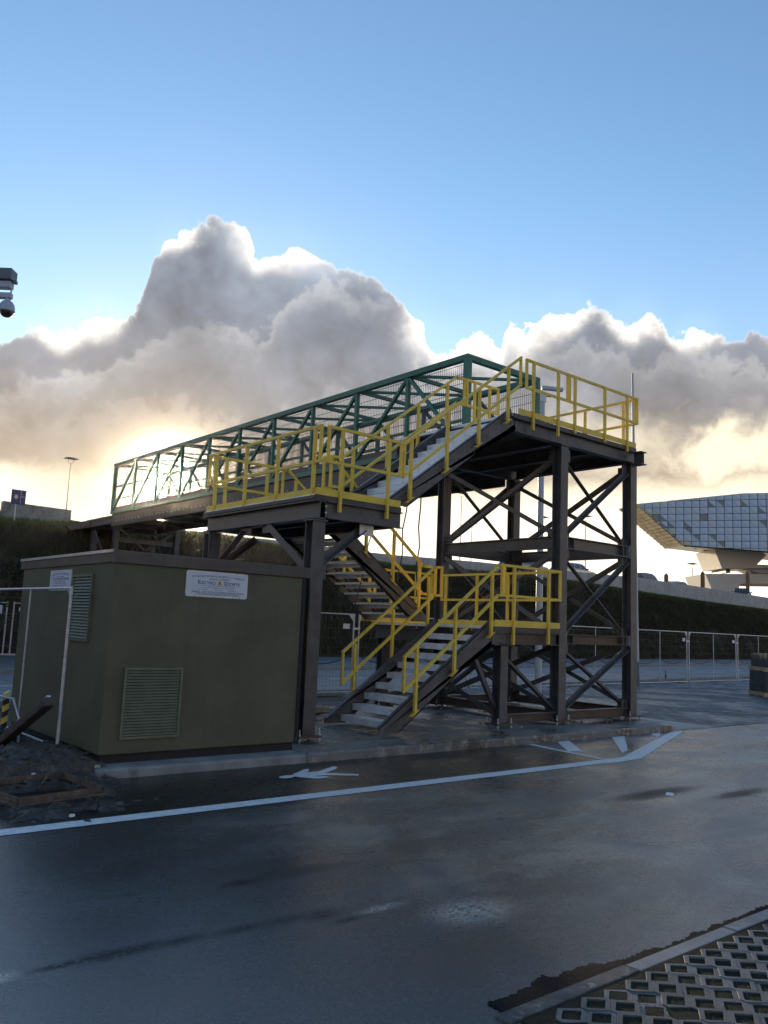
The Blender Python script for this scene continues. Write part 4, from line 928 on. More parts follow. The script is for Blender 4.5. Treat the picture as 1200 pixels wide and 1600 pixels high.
# signs on the kiosk
def sign(name, label, o, ux, w, h, full):
    """flat sign: o = lower left corner, ux = unit vector to its right, facing ux x z outward"""
    u = Vector(ux); zax = Vector((0,0,1)); nrm = u.cross(zax)
    T = thing(name, label, 'sign', tuple(Vector(o)+u*w/2))
    def rr(x0, x1, y0, y1, d0, d1, rad):
        pts = []
        for (cx_, cy_, a0) in ((x1-rad,y1-rad,0),(x0+rad,y1-rad,90),(x0+rad,y0+rad,180),(x1-rad,y0+rad,270)):
            for k in range(5): a = RAD(a0+k*22.5); pts.append((cx_+rad*math.cos(a), cy_+rad*math.sin(a)))
        n_ = len(pts); vs_ = [Vector(o)+u*x+zax*y+nrm*d for d in (d0,d1) for x, y in pts]
        return MB().add(vs_, [tuple(range(n_-1,-1,-1)), tuple(range(n_,2*n_))]+[(i,(i+1) % n_,n_+(i+1) % n_,n_+i) for i in range(n_)])
    part('backing', rr(0,w,0,h,0.001,0.010,0.03 if full else 0.006), sign_cream if full else sign_white, T)
    bd = 0.016 if full else 0.008
    part('panel', rr(bd,w-bd,bd,h-bd,0.0102,0.0120,0.022 if full else 0.004), sign_white, T)
    rot = Matrix((( u.x, zax.x, nrm.x), (u.y, zax.y, nrm.y), (u.z, zax.z, nrm.z))).to_euler()
    def text(s_, x, y, size, m, sx=1.0, name='lettering'):
        c = bpy.data.curves.new('lettering', 'FONT'); c.body = s_; c.size = size; c.align_x = 'CENTER'; c.align_y = 'BOTTOM_BASELINE'; c.extrude = 0.0004; c.offset = size*0.012
        tmp = bpy.data.objects.new('lettering', c); COL.objects.link(tmp); bpy.context.view_layer.update(); me_ = bpy.data.meshes.new_from_object(tmp.evaluated_get(bpy.context.evaluated_depsgraph_get())); bpy.data.objects.remove(tmp); bpy.data.curves.remove(c); me_.materials.clear(); me_.materials.append(m); q = link(name, me_, T); q.location = Vector(o)+u*x+zax*y+nrm*0.0130-Vector(T.location); q.rotation_euler = rot; q.scale = (sx,1,1); return q
    def scrawl(x0, x1, y, hh, m, arc=0.0, gaps=(), dens=1.0):
        """line of print too small to read: a row of letter-sized strokes"""
        b_ = MB(); x = x0; mid = (x0+x1)/2; half = (x1-x0)/2
        while x < x1:
            lw = hh*random.uniform(0.45, 0.8)
            if random.random() < 0.13*dens: x += hh*0.5; continue
            yy = y+arc*(1-((x-mid)/half)**2)
            for (ax, ay, bx_, by_) in random.choice([((0,0,0.22,1),(0.7,0,0.95,1),(0.1,0.4,0.8,0.6)),((0,0,0.22,1),(0.1,0.8,0.9,1),(0.1,0,0.9,0.2)),((0.35,0,0.6,1),(0,0.8,0.95,1)),((0,0,0.22,1),(0.7,0,0.95,1),(0.1,0.8,0.8,1),(0.1,0,0.8,0.2))]):
                P_ = [Vector(o)+u*(x+q0*lw)+zax*(yy+q1*hh)+nrm*0.0128 for q0, q1 in ((ax,ay),(bx_,ay),(bx_,by_),(ax,by_))]
                b_.add(P_, [(0,1,2,3)])
            x += lw+hh*0.16
        part('small_print', b_, m, T, kind='stuff')
    def tri(x, y, sz, m):
        P_ = [(x-sz/2,y),(x+sz/2,y),(x,y+sz*0.95)]
        vs_ = [Vector(o)+u*a+zax*b+nrm*d for d in (0.0121,0.0132) for a, b in P_]
        part('triangle_logo', MB().add(vs_, [(2,1,0),(3,4,5),(0,1,4,3),(1,2,5,4),(2,0,3,5)]), m, T)
        bolt = [(x+0.006,y+sz*0.62),(x-0.012,y+sz*0.34),(x,y+sz*0.36),(x-0.006,y+sz*0.10),(x+0.014,y+sz*0.42),(x+0.002,y+sz*0.40)]
        part('flash_mark', MB().add([Vector(o)+u*a+zax*b+nrm*0.0136 for a, b in bolt], [tuple(range(6))]), ink, T)
    if full:
        scrawl(0.07, w-0.06, h-0.080, 0.019, ink, 0.016)
        text('VOOR AL', w*0.43, h-0.098, 0.026, ink, 1.0); scrawl(w*0.53, w*0.70, h-0.096, 0.017, ink)
        text('E', w*0.20, h*0.50, 0.066, ink); text('LECTRO', w*0.335, h*0.50, 0.050, ink, 1.12)
        tri(w*0.53, h*0.49, 0.066, orange)
        text('G', w*0.625, h*0.50, 0.066, ink); text('OORTS', w*0.75, h*0.50, 0.050, ink, 1.12)
        scrawl(w*0.23, w*0.77, h*0.425, 0.012, ink_grey); scrawl(w*0.23, w*0.77, h*0.345, 0.012, ink_grey)
        scrawl(w*0.21, w*0.36, h*0.275, 0.010, ink_grey); scrawl(w*0.43, w*0.59, h*0.275, 0.010, ink_grey); scrawl(w*0.66, w*0.82, h*0.275, 0.010, ink_grey)
        text('VOOR AL', w*0.16, h*0.165, 0.026, ink); scrawl(w*0.27, w*0.93, h*0.165, 0.019, ink); scrawl(w*0.15, w*0.86, h*0.09, 0.018, ink)
        sc = MB()
        for x, y in ((0.12,0.008),(0.37,0.008),(0.62,0.008),(0.72,0.008),(0.40,h-0.008),(0.66,h-0.008),(0.78,h-0.008)):
            P_ = Vector(o)+u*x+zax*y; sc.cyl(P_+nrm*0.009, P_+nrm*0.014, 0.005, n=6)
        part('screws', sc, dark_m, T, kind='stuff')
    else:
        scrawl(0.07, w-0.08, h-0.075, 0.018, ink, 0.022); scrawl(w*0.33, w*0.66, h-0.090, 0.014, ink)
        text('E', w*0.19, h*0.52, 0.050, ink, 1.3); text('LECTRO', w*0.37, h*0.52, 0.032, ink, 1.5); tri(w*0.53, h*0.51, 0.04, ink); text('G', w*0.62, h*0.52, 0.05, ink, 1.3); text('OORTS', w*0.79, h*0.52, 0.032, ink, 1.6)
        scrawl(w*0.22, w*0.75, h*0.42, 0.012, ink_grey); scrawl(w*0.22, w*0.75, h*0.32, 0.012, ink_grey); scrawl(w*0.15, w*0.8, h*0.21, 0.011, ink_grey); scrawl(0.06, w-0.1, h*0.10, 0.018, ink, -0.015)
    return T
sign('company_sign', 'white rounded sign reading Electro Goorts on the front of the green kiosk', (4.395, KY0-0.0015, 1.945), (1,0,0), 0.82, 0.305, True)
sign('company_sign', 'narrow white sign on the side wall of the kiosk under the roof edge', (KX0-0.0015, 10.92, 1.965), (0,-1,0), 0.77, 0.255, False)

# ------------------------------------------------------------------ site fences
def fence_panel(label, L=3.95, H=1.95):
    t = local_thing('site_fence', label, 'fence', None)
    for xx in (0.03, L-0.03): part('end_tube', MB().tube([(xx,0,0.06),(xx,0,H)],0.021), galv, t, smooth=50)
    part('top_tube', MB().tube([(0.04,0,H-0.02),(L-0.04,0,H-0.02)],0.016), galv, t, smooth=50)
    part('bottom_tube', MB().tube([(0.04,0,0.14),(L-0.04,0,0.14)],0.016), galv, t, smooth=50)
    part('middle_tube', MB().tube([(L/2,0,0.14),(L/2,0,H-0.02)],0.014), galv, t, smooth=50)
    wm = MB()
    for i in range(1, 40):
        x = L*i/40; wm.add([(x-.002,0,0.15),(x+.002,0,0.15),(x+.002,0,H-0.03),(x-.002,0,H-0.03)],[(0,1,2,3)])
    for i in range(8):
        z = 0.28+i*0.22; wm.add([(0.04,0.002,z-.0025),(L-0.04,0.002,z-.0025),(L-0.04,0.002,z+.0025),(0.04,0.002,z+.0025)],[(0,1,2,3)])
    part('wire_mesh', wm, wire_m, t, kind='stuff')
    for xx, k in ((0.03,1),(L-0.03,-1)): part('corner_plate', MB().add([(xx,-.003,H-0.02),(xx+k*0.17,-.003,H-0.02),(xx,-.003,H-0.2),(xx,.003,H-0.02),(xx+k*0.17,.003,H-0.02),(xx,.003,H-0.2)],[(0,1,2),(5,4,3),(0,3,4,1),(1,4,5,2),(2,5,3,0)]), galv, t)
    part('tag', MB().box(L-0.36,L-0.16,-0.012,-0.004,H-0.36,H-0.24), plastic_white, t)
    return t
G1 = 'site fence panels along the road'
FL = ['behind the kiosk', 'just right of the kiosk', 'behind the lower stair flight', 'behind the lower landing', 'behind the stair tower columns', 'just right of the stair tower', 'two panels right of the tower', 'behind the pallet stack', 'beyond the pallet stack', 'at the far right end']
fp0 = None
for i in range(10):
    xj = 8.15+4.05*i; yj = 14.95+0.052*xj
    lab = 'grey wire fence panel '+FL[i]
    p = fence_panel(lab) if fp0 is None else dup(fp0, lab)
    if fp0 is None: fp0 = p
    p['group'] = G1; p.location = (xj+0.05, yj, 0.0); p.rotation_euler = (0,0,math.atan(0.052))
    fb = MB().prism([(xj-0.36,yj-0.12),(xj+0.36,yj-0.12),(xj+0.36,yj+0.12),(xj-0.36,yj+0.12)], 0.005, 0.115)
    ff = thing('fence_weight', 'concrete block under left end of wire fence '+FL[i], 'concrete block', (xj, yj, 0.005), 'fence feet along the road')
    part('block', fb, concrete, ff, bevel=0.02)
    cl = MB().bar((xj-0.06,yj,1.55),(xj+0.12,yj,1.55),0.035,0.06)
    part('clamp', MB().bar((xj-0.08,yj+0.0,1.6),(xj+0.10,yj+0.005,1.6),0.05,0.05), galv, ff)
# sagging rope tied along the fence
rp = MB()
for i in range(9):
    xj = 8.15+4.05*i
    for q in range(2):
        xa = xj+q*2.0+0.04; pts = []
        for k in range(9):
            f = k/8; x = xa+1.97*f; pts.append((x, 14.93+0.052*x+0.06, 1.02-0.24*4*f*(1-f)))
        rp.tube(pts, 0.013, 5)
rt = thing('fence_rope', 'grey rope sagging in loops along the wire fence', 'rope', (20, 16.0, 1.0)); part('rope', rp, cable_m, rt, smooth=60)
# loose panel beside the kiosk
lp = dup(fp0, 'loose galvanised fence panel standing in soil left of the kiosk', None)
if 'group' in lp: del lp['group']
lp.location = (3.26, 9.33, 0.10); lp.rotation_euler = (RAD(0), 0, RAD(90.5)); lp.scale = (0.72, 1, 0.97)
fb = thing('site_fence', 'wire fence panel across the road at the far left', 'fence', (8.9,31.4,0))
for x in (8.72, 8.95): part('frame', MB().tube([(x,31.4,0.05),(x,31.4,2.0)],0.028), galv, fb, smooth=50)
part('top_tube', MB().tube([(5.2,31.3,1.95),(8.70,31.4,1.95)],0.018), galv, fb); part('top_tube', MB().tube([(8.97,31.4,1.95),(10.3,31.45,1.95)],0.018), galv, fb)
part('tag', MB().box(9.12,9.45,31.36,31.37,1.66,1.80), plastic_white, fb)
part('gusset', MB().box(8.50,9.15,31.36,31.44,0.0,0.16), galv, fb)

# ------------------------------------------------------------------ things at lower left
pf = thing('iron_frame', 'rusty rectangular iron frame lying in the soil beside the asphalt', 'iron frame', (2.7,7.95,0.05))
c4 = [(2.30,7.42),(3.12,7.56),(3.05,8.46),(2.10,8.38)]
for k in range(4):
    a, b = c4[k], c4[(k+1) % 4]
    part('side_bar', MB().angle((a[0],a[1],0.11),(b[0],b[1],0.11),0.06,0.012), rusty, pf)
part('stay', MB().bar((2.75,8.30,0.02),(2.86,8.40,0.12),0.018), rusty, pf)
part('inner_tray', MB().prism([(2.45,7.75),(2.98,7.80),(2.93,8.28),(2.40,8.22)], -0.10, -0.06), rusty, pf)
tb_ = thing('timber_beam', 'thick dark old timber leaning out of the soil left of the kiosk', 'timber', (2.9,9.6,0.2))
part('beam', MB().bar((2.96,8.85,0.78),(2.92,10.60,0.04),0.115,0.095), wood_old, tb_, bevel=0.015)
part('bracket', MB().bar((2.955,8.86,0.835),(2.95,9.22,0.685),0.04,0.02), alu, tb_)
part('strap', MB().bar((2.95,9.65,0.495),(2.94,9.95,0.37),0.125,0.012), rusty, tb_)
wp = thing('warning_post', 'black and yellow striped barrier post at the left edge', 'post', (3.0,10.46,0.1))
for k in range(6):
    za = 0.30+k*0.07
    part('stripe', MB().add([(2.975,10.44,za),(3.03,10.44,za+0.035),(3.03,10.50,za+0.035),(2.975,10.50,za),(2.975,10.44,za+0.07),(3.03,10.44,za+0.105),(3.03,10.50,za+0.105),(2.975,10.50,za+0.07)],[(0,3,2,1),(4,5,6,7),(0,1,5,4),(1,2,6,5),(2,3,7,6),(3,0,4,7)]), yellow if k % 2 else blackw, wp)
part('foot', MB().prism([(2.86,10.33),(3.14,10.33),(3.14,10.61),(2.86,10.61)], 0.06, 0.30), rubber, wp)
hp = thing('bent_tube', 'bent grey steel tube hoop beside the striped barrier post', 'tube', (3.05,10.3,0.1))
part('hoop', MB().tube([(2.85,10.7,0.1),(2.86,10.65,0.55),(2.9,10.5,0.70),(3.02,10.25,0.68),(3.08,10.15,0.45),(3.08,10.12,0.15)],0.016), galv, hp, smooth=60)
# stones and scraps
def stone(x, y, z, s, label, m=stone_m):
    b = MB(); n1, n2 = 5, 8
    for i in range(n1+1):
        th = math.pi*i/n1
        for k in range(n2):
            ph = 2*math.pi*k/n2; q = s*(1+0.35*mnoise.noise((x*7+math.cos(ph)*math.sin(th)*1.4, y*9+math.sin(ph)*math.sin(th)*1.4, math.cos(th)*1.4)))
            b.v.append((x+q*math.sin(th)*math.cos(ph), y+q*0.8*math.sin(th)*math.sin(ph), z+q*0.55*math.cos(th)))
    for i in range(n1):
        for k in range(n2): b.f.append((i*n2+k, (i+1)*n2+k, (i+1)*n2+(k+1) % n2, i*n2+(k+1) % n2))
    t = thing('stone', label, 'stone', (x,y,z), 'stones lying on the soil'); part('lump', b, m, t); return t
stone(2.66,7.13,0.02,0.028,'white scrap lying on the asphalt in front of the iron frame', plastic_white)
stone(3.30,8.72,0.12,0.038,'pale lump on the soil at the kiosk corner')
stone(3.02,8.95,0.20,0.032,'white lump on the soil under the loose fence panel', plastic_white)
stone(3.46,8.70,0.12,0.04,'flat pale chunk against the kiosk footing')
stone(2.80,8.62,0.11,0.022,'tiny white chip on soil behind the iron frame', plastic_white)
cl_ = MB()
for k in range(420):
    x = rng.uniform(7.2, 13.8); y = rng.uniform(8.8, 12.8); q = rng.uniform(0.006, 0.035)*(0.5+rng.random()**2)
    cl_.add([(x+q*a*rng.uniform(.6,1.2), y+q*b*rng.uniform(.6,1.2), 0.121+q*0.2+q*c*rng.uniform(.5,1.0)) for a, b, c in ((1,0,0),(0,1,0),(-1,0,0),(0,-1,0),(0.2,0.1,0.8),(0,0,-0.4))], [(0,1,4),(1,2,4),(2,3,4),(3,0,4),(1,0,5),(2,1,5),(3,2,5),(0,3,5)])
o = link('rubble', mesh_of('rubble', cl_, stone_m)); o['kind'] = 'stuff'; o['label'] = 'crumbs of stone and mud on the slab under the stairs'
cc = thing('cable_coil', 'loose black and yellow cables coiled on the slab between kiosk and stairs', 'cable', (7.6,12.0,0.13))
for q, (r0, m) in enumerate(((0.75,cable_m),(0.62,cable_m),(0.85,cable_m),(0.5,cable_m),(0.95,wood_new),(0.7,cable_m))):
    pts = []
    for k in range(60):
        a = 2*math.pi*k/42+q; rr_ = r0*(1+0.10*math.sin(3*a+q)); pts.append((7.75+rr_*1.1*math.cos(a), 12.0+rr_*0.8*math.sin(a), 0.15+0.02*q+0.03*math.sin(2*a+q)))
    part('cable', MB().tube(pts, 0.018, 6), m, cc, smooth=60)
# loose cables hanging below the upper flight and bridge end
hl = ['leftmost thin cable hanging slanted under the upper stair flight', 'thin pale cable hanging straight beneath the upper stair flight', 'thick cable hanging second from the tall rear column', 'thick cable hanging closest to the tall rear column']
for i, (x0, y0, z0, x1, y1, z1, r_) in enumerate(((9.55,11.5,4.6,8.95,11.5,2.0,0.010),(10.6,12.2,5.0,10.35,12.2,2.9,0.007),(10.75,12.2,5.1,10.5,12.2,2.1,0.014),(11.15,12.3,5.1,11.1,12.3,2.3,0.016))):
    t = thing('hanging_cable', hl[i], 'cable', (x0,y0,z0), 'cables hanging under the stairs')
    pts = [(x0+(x1-x0)*k/14+0.02*math.sin(k*1.3+i), y0+0.015*math.cos(k*1.7), z0+(z1-z0)*k/14) for k in range(15)]
    part('cable', MB().tube(pts, r_, 6), cable_m, t, smooth=60)

# pallets with blocks at the right
PD1 = Vector((0.62,0.785,0)).normalized(); PD2 = Vector((0.785,-0.62,0)).normalized(); P0 = Vector((26.42,13.2,0))
prz = math.atan2(PD2.y, PD2.x)
def pallet(label):
    t = local_thing('pallet', label, 'pallet', 'wooden pallets under paving blocks')
    for i in range(7): part('board', MB().box(0,1.25,-0.16*i-0.12,-0.16*i,0.10,0.125), wood_new, t)
    for i in range(3):
        part('bearer', MB().box(0.02+i*0.56,0.12+i*0.56,-1.08,0,0.025,0.099), wood_new, t)
    for i in range(3): part('skid', MB().box(0,1.25,-0.48*i-0.12,-0.48*i,0.0,0.024), wood_new, t)
    return t
bme = mesh_of('block', MB().box(0.006,0.294,-0.266,-0.006,0.0,0.21), block_m)
def blocks(label, nz):
    t = local_thing('block_stack', label, 'block stack', 'stacks of dark paving blocks on pallets')
    for k in range(nz):
        for i in range(4):
            for j in range(4):
                if 0 < i < 3 and 0 < j < 3 and k < nz-1: continue
                o_ = piece('block', bme, t, (0.02+0.30*i+random.gauss(0,.006), -0.27*j+random.gauss(0,.006), 0.213*k), (0,0,random.gauss(0,.015)))
    return t
zz = 0.01
for q, nz in ((0,3),(1,2)):
    p = pallet(('lower' if q == 0 else 'upper')+' pale wooden pallet at the right edge of the yard'); p.location = P0+Vector((0,0,zz))+PD2*(0.0 if q == 0 else 0.03); p.rotation_euler = (0,0,prz); zz += 0.128
    b = blocks(('lower' if q == 0 else 'topmost')+' stack of dark paving blocks on a pallet at the right', nz); b.location = P0+Vector((0,0,zz))+PD2*(0.03 if q == 0 else 0.09); b.rotation_euler = (0,0,prz); zz += 0.213*nz+0.003

# ------------------------------------------------------------------ poles and lamps
cp = thing('camera_pole', 'tall pale grey pole with small camera on top behind the stair tower', 'pole', (18.55,15.3,0))
part('shaft', MB().cyl((18.55,15.3,0),(18.52,15.3,8.45),0.10,0.085,14), pole_white, cp, smooth=60)
part('head', MB().box(18.43,18.61,15.21,15.39,8.40,8.62), galv, cp)
part('arm', MB().tube([(18.52,15.3,8.62),(18.75,15.2,8.60),(18.95,15.1,8.62),(18.97,15.1,8.80)],0.022), cam_dark, cp)
part('camera', MB().bar((18.55,15.35,8.86),(19.1,15.0,8.84),0.14,0.11), cam_grey, cp, bevel=0.02)
mp_ = thing('mast', 'slim tapering white mast with a dark foot right of the stair tower', 'mast', (24.45,16.0,0))
part('shaft', MB().cyl((24.45,16.0,0.85),(24.2,16.0,10.75),0.085,0.035,12), pole_white, mp_, smooth=60)
part('foot', MB().cyl((24.47,16.0,0),(24.45,16.0,0.86),0.10,0.09,12), cam_dark, mp_, smooth=60)
def lamp(x, y, zt, zb, label, two=True, s=1.0):
    t = thing('street_lamp', label, 'street lamp', (x,y,zb), 'street lamps behind the embankment')
    part('post', MB().cyl((x,y,zb),(x,y,zt-0.55*s),0.09*s,0.05*s,8), lamp_m, t, smooth=60)
    c = MB()
    for q in (-1,1): c.tube([(x,y,zt-0.56*s),(x+0.22*s*q,y-0.05*q,zt-0.5*s),(x+0.25*s*q,y-0.06*q,zt-0.08*s)],0.03*s,6)
    part('yoke', c, lamp_m, t)
    part('lamp_head', MB().add([(x-0.75*s,y-0.5*s,zt-0.06*s),(x+0.75*s,y-0.5*s,zt-0.06*s),(x+0.75*s,y+0.5*s,zt-0.06*s),(x-0.75*s,y+0.5*s,zt-0.06*s),(x-0.3*s,y-0.2*s,zt+0.10*s),(x+0.3*s,y-0.2*s,zt+0.10*s),(x+0.3*s,y+0.2*s,zt+0.10*s),(x-0.3*s,y+0.2*s,zt+0.10*s)],[(0,3,2,1),(4,5,6,7),(0,1,5,4),(1,2,6,5),(2,3,7,6),(3,0,4,7)]), lamp_m, t)
lamp(17.2,51.6,11.22,5.2,'dark street lamp standing alone at the left of the sky',s=0.55)
lamp(80.2,80.2,20.4,4,'tall thin street lamp seen left of the rear column',s=1.1)
lamp(82.6,80.4,16.4,4,'shorter street lamp seen just right of the tall thin lamp',s=1.0)
lamp(99.2,81.4,19.3,4,'street lamp seen beside the grey camera pole',s=1.2)
lamp(111.0,82.2,20.9,4,'street lamp seen through the front bracing of the stair tower',s=1.4)
lamp(148.2,84.6,16.1,4,'small street lamp in front of the angular glass building',s=1.5)
for i, (x, y, zt, zb) in enumerate(((71.7,43.66,7.87,4.9),(79.3,44.15,8.63,4.9),(90.2,44.86,9.46,4.7))):
    t = thing('rust_post', ('short','middle','tallest')[i]+' rust brown pointed post on the embankment road', 'post', (x,y,zb), 'rust brown posts along the upper road')
    part('shaft', MB().bar((x,y,zb),(x,y,zt-0.25),0.30,0.30), post_rust, t)
    part('tip', MB().add([(x-.15,y-.15,zt-.25),(x+.15,y-.15,zt-.25),(x+.15,y+.15,zt-.25),(x-.15,y+.15,zt-.25),(x,y,zt)],[(0,1,4),(1,2,4),(2,3,4),(3,0,4),(3,2,1,0)]), post_rust, t)
t = thing('marker_post', 'tiny dark marker post on the verge behind the right fence', 'post', (29.9,18.25,0))
part('shaft', MB().cyl((29.9,18.25,0),(29.9,18.25,0.26),0.045,n=8).cyl((29.9,18.25,0.26),(29.9,18.25,0.42),0.025,n=8), cam_dark, t)

# surveillance camera near the lens, upper left
sc = thing('security_camera', 'grey dome camera hanging from a bracket at the upper left', 'camera', (1.43,5.86,3.9))
ctr = Vector((1.44,5.92,3.755)); rt_ = Vector((0.766,-0.642,0))
sc.location = (0,0,0); ORIG[sc.name] = (0,0,0)
prof = [(0.0,0.086),(0.018,0.084),(0.020,0.062),(0.034,0.054),(0.047,0.034),(0.053,0.008),(0.054,-0.014),(0.050,-0.018),(0.0,-0.018)]
part('dome_housing', MB().lathe(prof, tuple(ctr+Vector((0,0,0.0))), 24), cam_grey, sc, smooth=40)
part('dome_glass', MB().lathe([(0.043,-0.018),(0.040,-0.032),(0.030,-0.046),(0.016,-0.054),(0.0,-0.056)], tuple(ctr), 24), dome_glass, sc, smooth=60)
e = ctr+Vector((0,0,0.098))
part('arm', MB().bar(e+rt_*0.026, e-rt_*0.52, 0.045, 0.040), cam_grey, sc, bevel=0.006)
part('housing', MB().bar(e+rt_*0.028+Vector((0,0,0.145)), e-rt_*0.52+Vector((0,0,0.145)), 0.10, 0.082), cam_dark, sc, bevel=0.006)
part('bracket', MB().bar(e+rt_*0.020+Vector((0,0,0.076)), e-rt_*0.52+Vector((0,0,0.076)), 0.06, 0.048), cam_grey, sc, bevel=0.004)
part('clip', MB().bar(e+rt_*0.034+Vector((0,0,0.10)), e+rt_*0.050+Vector((0,0,0.10)), 0.03, 0.022), cam_dark, sc)
part('bolt', MB().cyl(e+rt_*0.018+Vector((0,0,0.02)), e+rt_*0.018+Vector((0,0,0.055)), 0.006, n=8), galv, sc)
q = e-rt_*0.56
part('pole', MB().cyl((q.x,q.y,0),(q.x,q.y,4.3),0.06,n=16), galv, sc, smooth=60)

# ------------------------------------------------------------------ walls, sign and cars on the embankment
PAR = [(19.9,37.29,5.86,5.50),(23.6,37.53,6.016,5.572),(26.69,37.74,5.971,5.435),(31.64,38.06,5.948,5.257),(36.75,38.39,6.117,5.296),(41.25,38.68,6.242,5.46),(47.87,39.11,6.271,5.473),(52.03,39.38,6.443,5.509),(61.64,40.0,6.622,5.266),(73.46,40.77,6.539,5.029),(87.5,41.69,6.389,4.899),(107.6,43.0,6.142,4.42),(120,43.8,6.0,4.2)]
def par_at(x):
    for a, b in zip(PAR, PAR[1:]):
        if a[0] <= x <= b[0]+1e-6: f = (x-a[0])/(b[0]-a[0]); return [a[k]+f*(b[k]-a[k]) for k in range(4)]
pw = thing('parapet_wall', 'long pale concrete parapet along the top of the embankment', 'wall', (50,39.2,5.3))
x = 19.9
while x < 118:
    L_ = 2.6; x2 = min(x+L_, 119.9); a, b = par_at(x+0.02), par_at(x2-0.02); q = MB()
    q.add([(a[0],a[1],a[3]-0.4),(b[0],b[1],b[3]-0.4),(b[0],b[1]+0.3,b[3]-0.4),(a[0],a[1]+0.3,a[3]-0.4),(a[0],a[1],a[2]),(b[0],b[1],b[2]),(b[0],b[1]+0.3,b[2]),(a[0],a[1]+0.3,a[2])],[(0,3,2,1),(4,5,6,7),(0,1,5,4),(1,2,6,5),(2,3,7,6),(3,0,4,7)])
    part('wall_panel', q, concrete_light, pw); x = x2
lw = thing('retaining_wall', 'brownish concrete wall end on top of the embankment at the left', 'wall', (11.5,36.75,5.3))
for (xa, ya, za, ba, xb, yb, zb_, bb_) in ((5.5,36.35,5.95,5.0,7.97,36.5,6.03,5.1),(7.99,36.5,6.03,5.1,9.45,36.61,6.10,5.2),(9.60,36.63,6.22,5.2,10.99,36.71,6.20,5.25),(11.01,36.71,6.20,5.25,12.50,36.81,6.19,5.3)):
    q = MB(); q.add([(xa,ya,ba),(xb,yb,bb_),(xb,yb+0.35,bb_),(xa,ya+0.35,ba),(xa,ya,za),(xb,yb,zb_),(xb,yb+0.35,zb_),(xa,ya+0.35,za)],[(0,3,2,1),(4,5,6,7),(0,1,5,4),(1,2,6,5),(2,3,7,6),(3,0,4,7)])
    part('wall_panel', q, concrete, lw)
rs = thing('road_sign', 'dark blue rectangular road sign board above the wall at far left', 'road sign', (10.0,35.9,5.3))
part('board', MB().box(9.68,10.26,35.88,35.92,6.05,6.66), sign_blue, rs, bevel=0.01)
part('post', MB().cyl((9.9,35.95,5.1),(9.9,35.95,6.1),0.035,n=8), galv, rs)
part('round_emblem', MB().add([(9.87+0.07*math.cos(k*math.pi/8),35.876,6.36+0.085*math.sin(k*math.pi/8)) for k in range(16)],[tuple(range(16))]), plastic_white, rs)
part('round_border', MB().add([(9.87+0.10*math.cos(k*math.pi/8),35.878,6.36+0.115*math.sin(k*math.pi/8)) for k in range(16)],[tuple(range(16))]), paint_red, rs)
part('line_mark', MB().box(10.045,10.06,35.874,35.879,6.10,6.63).box(10.062,10.20,35.874,35.879,6.37,6.39), plastic_white, rs)

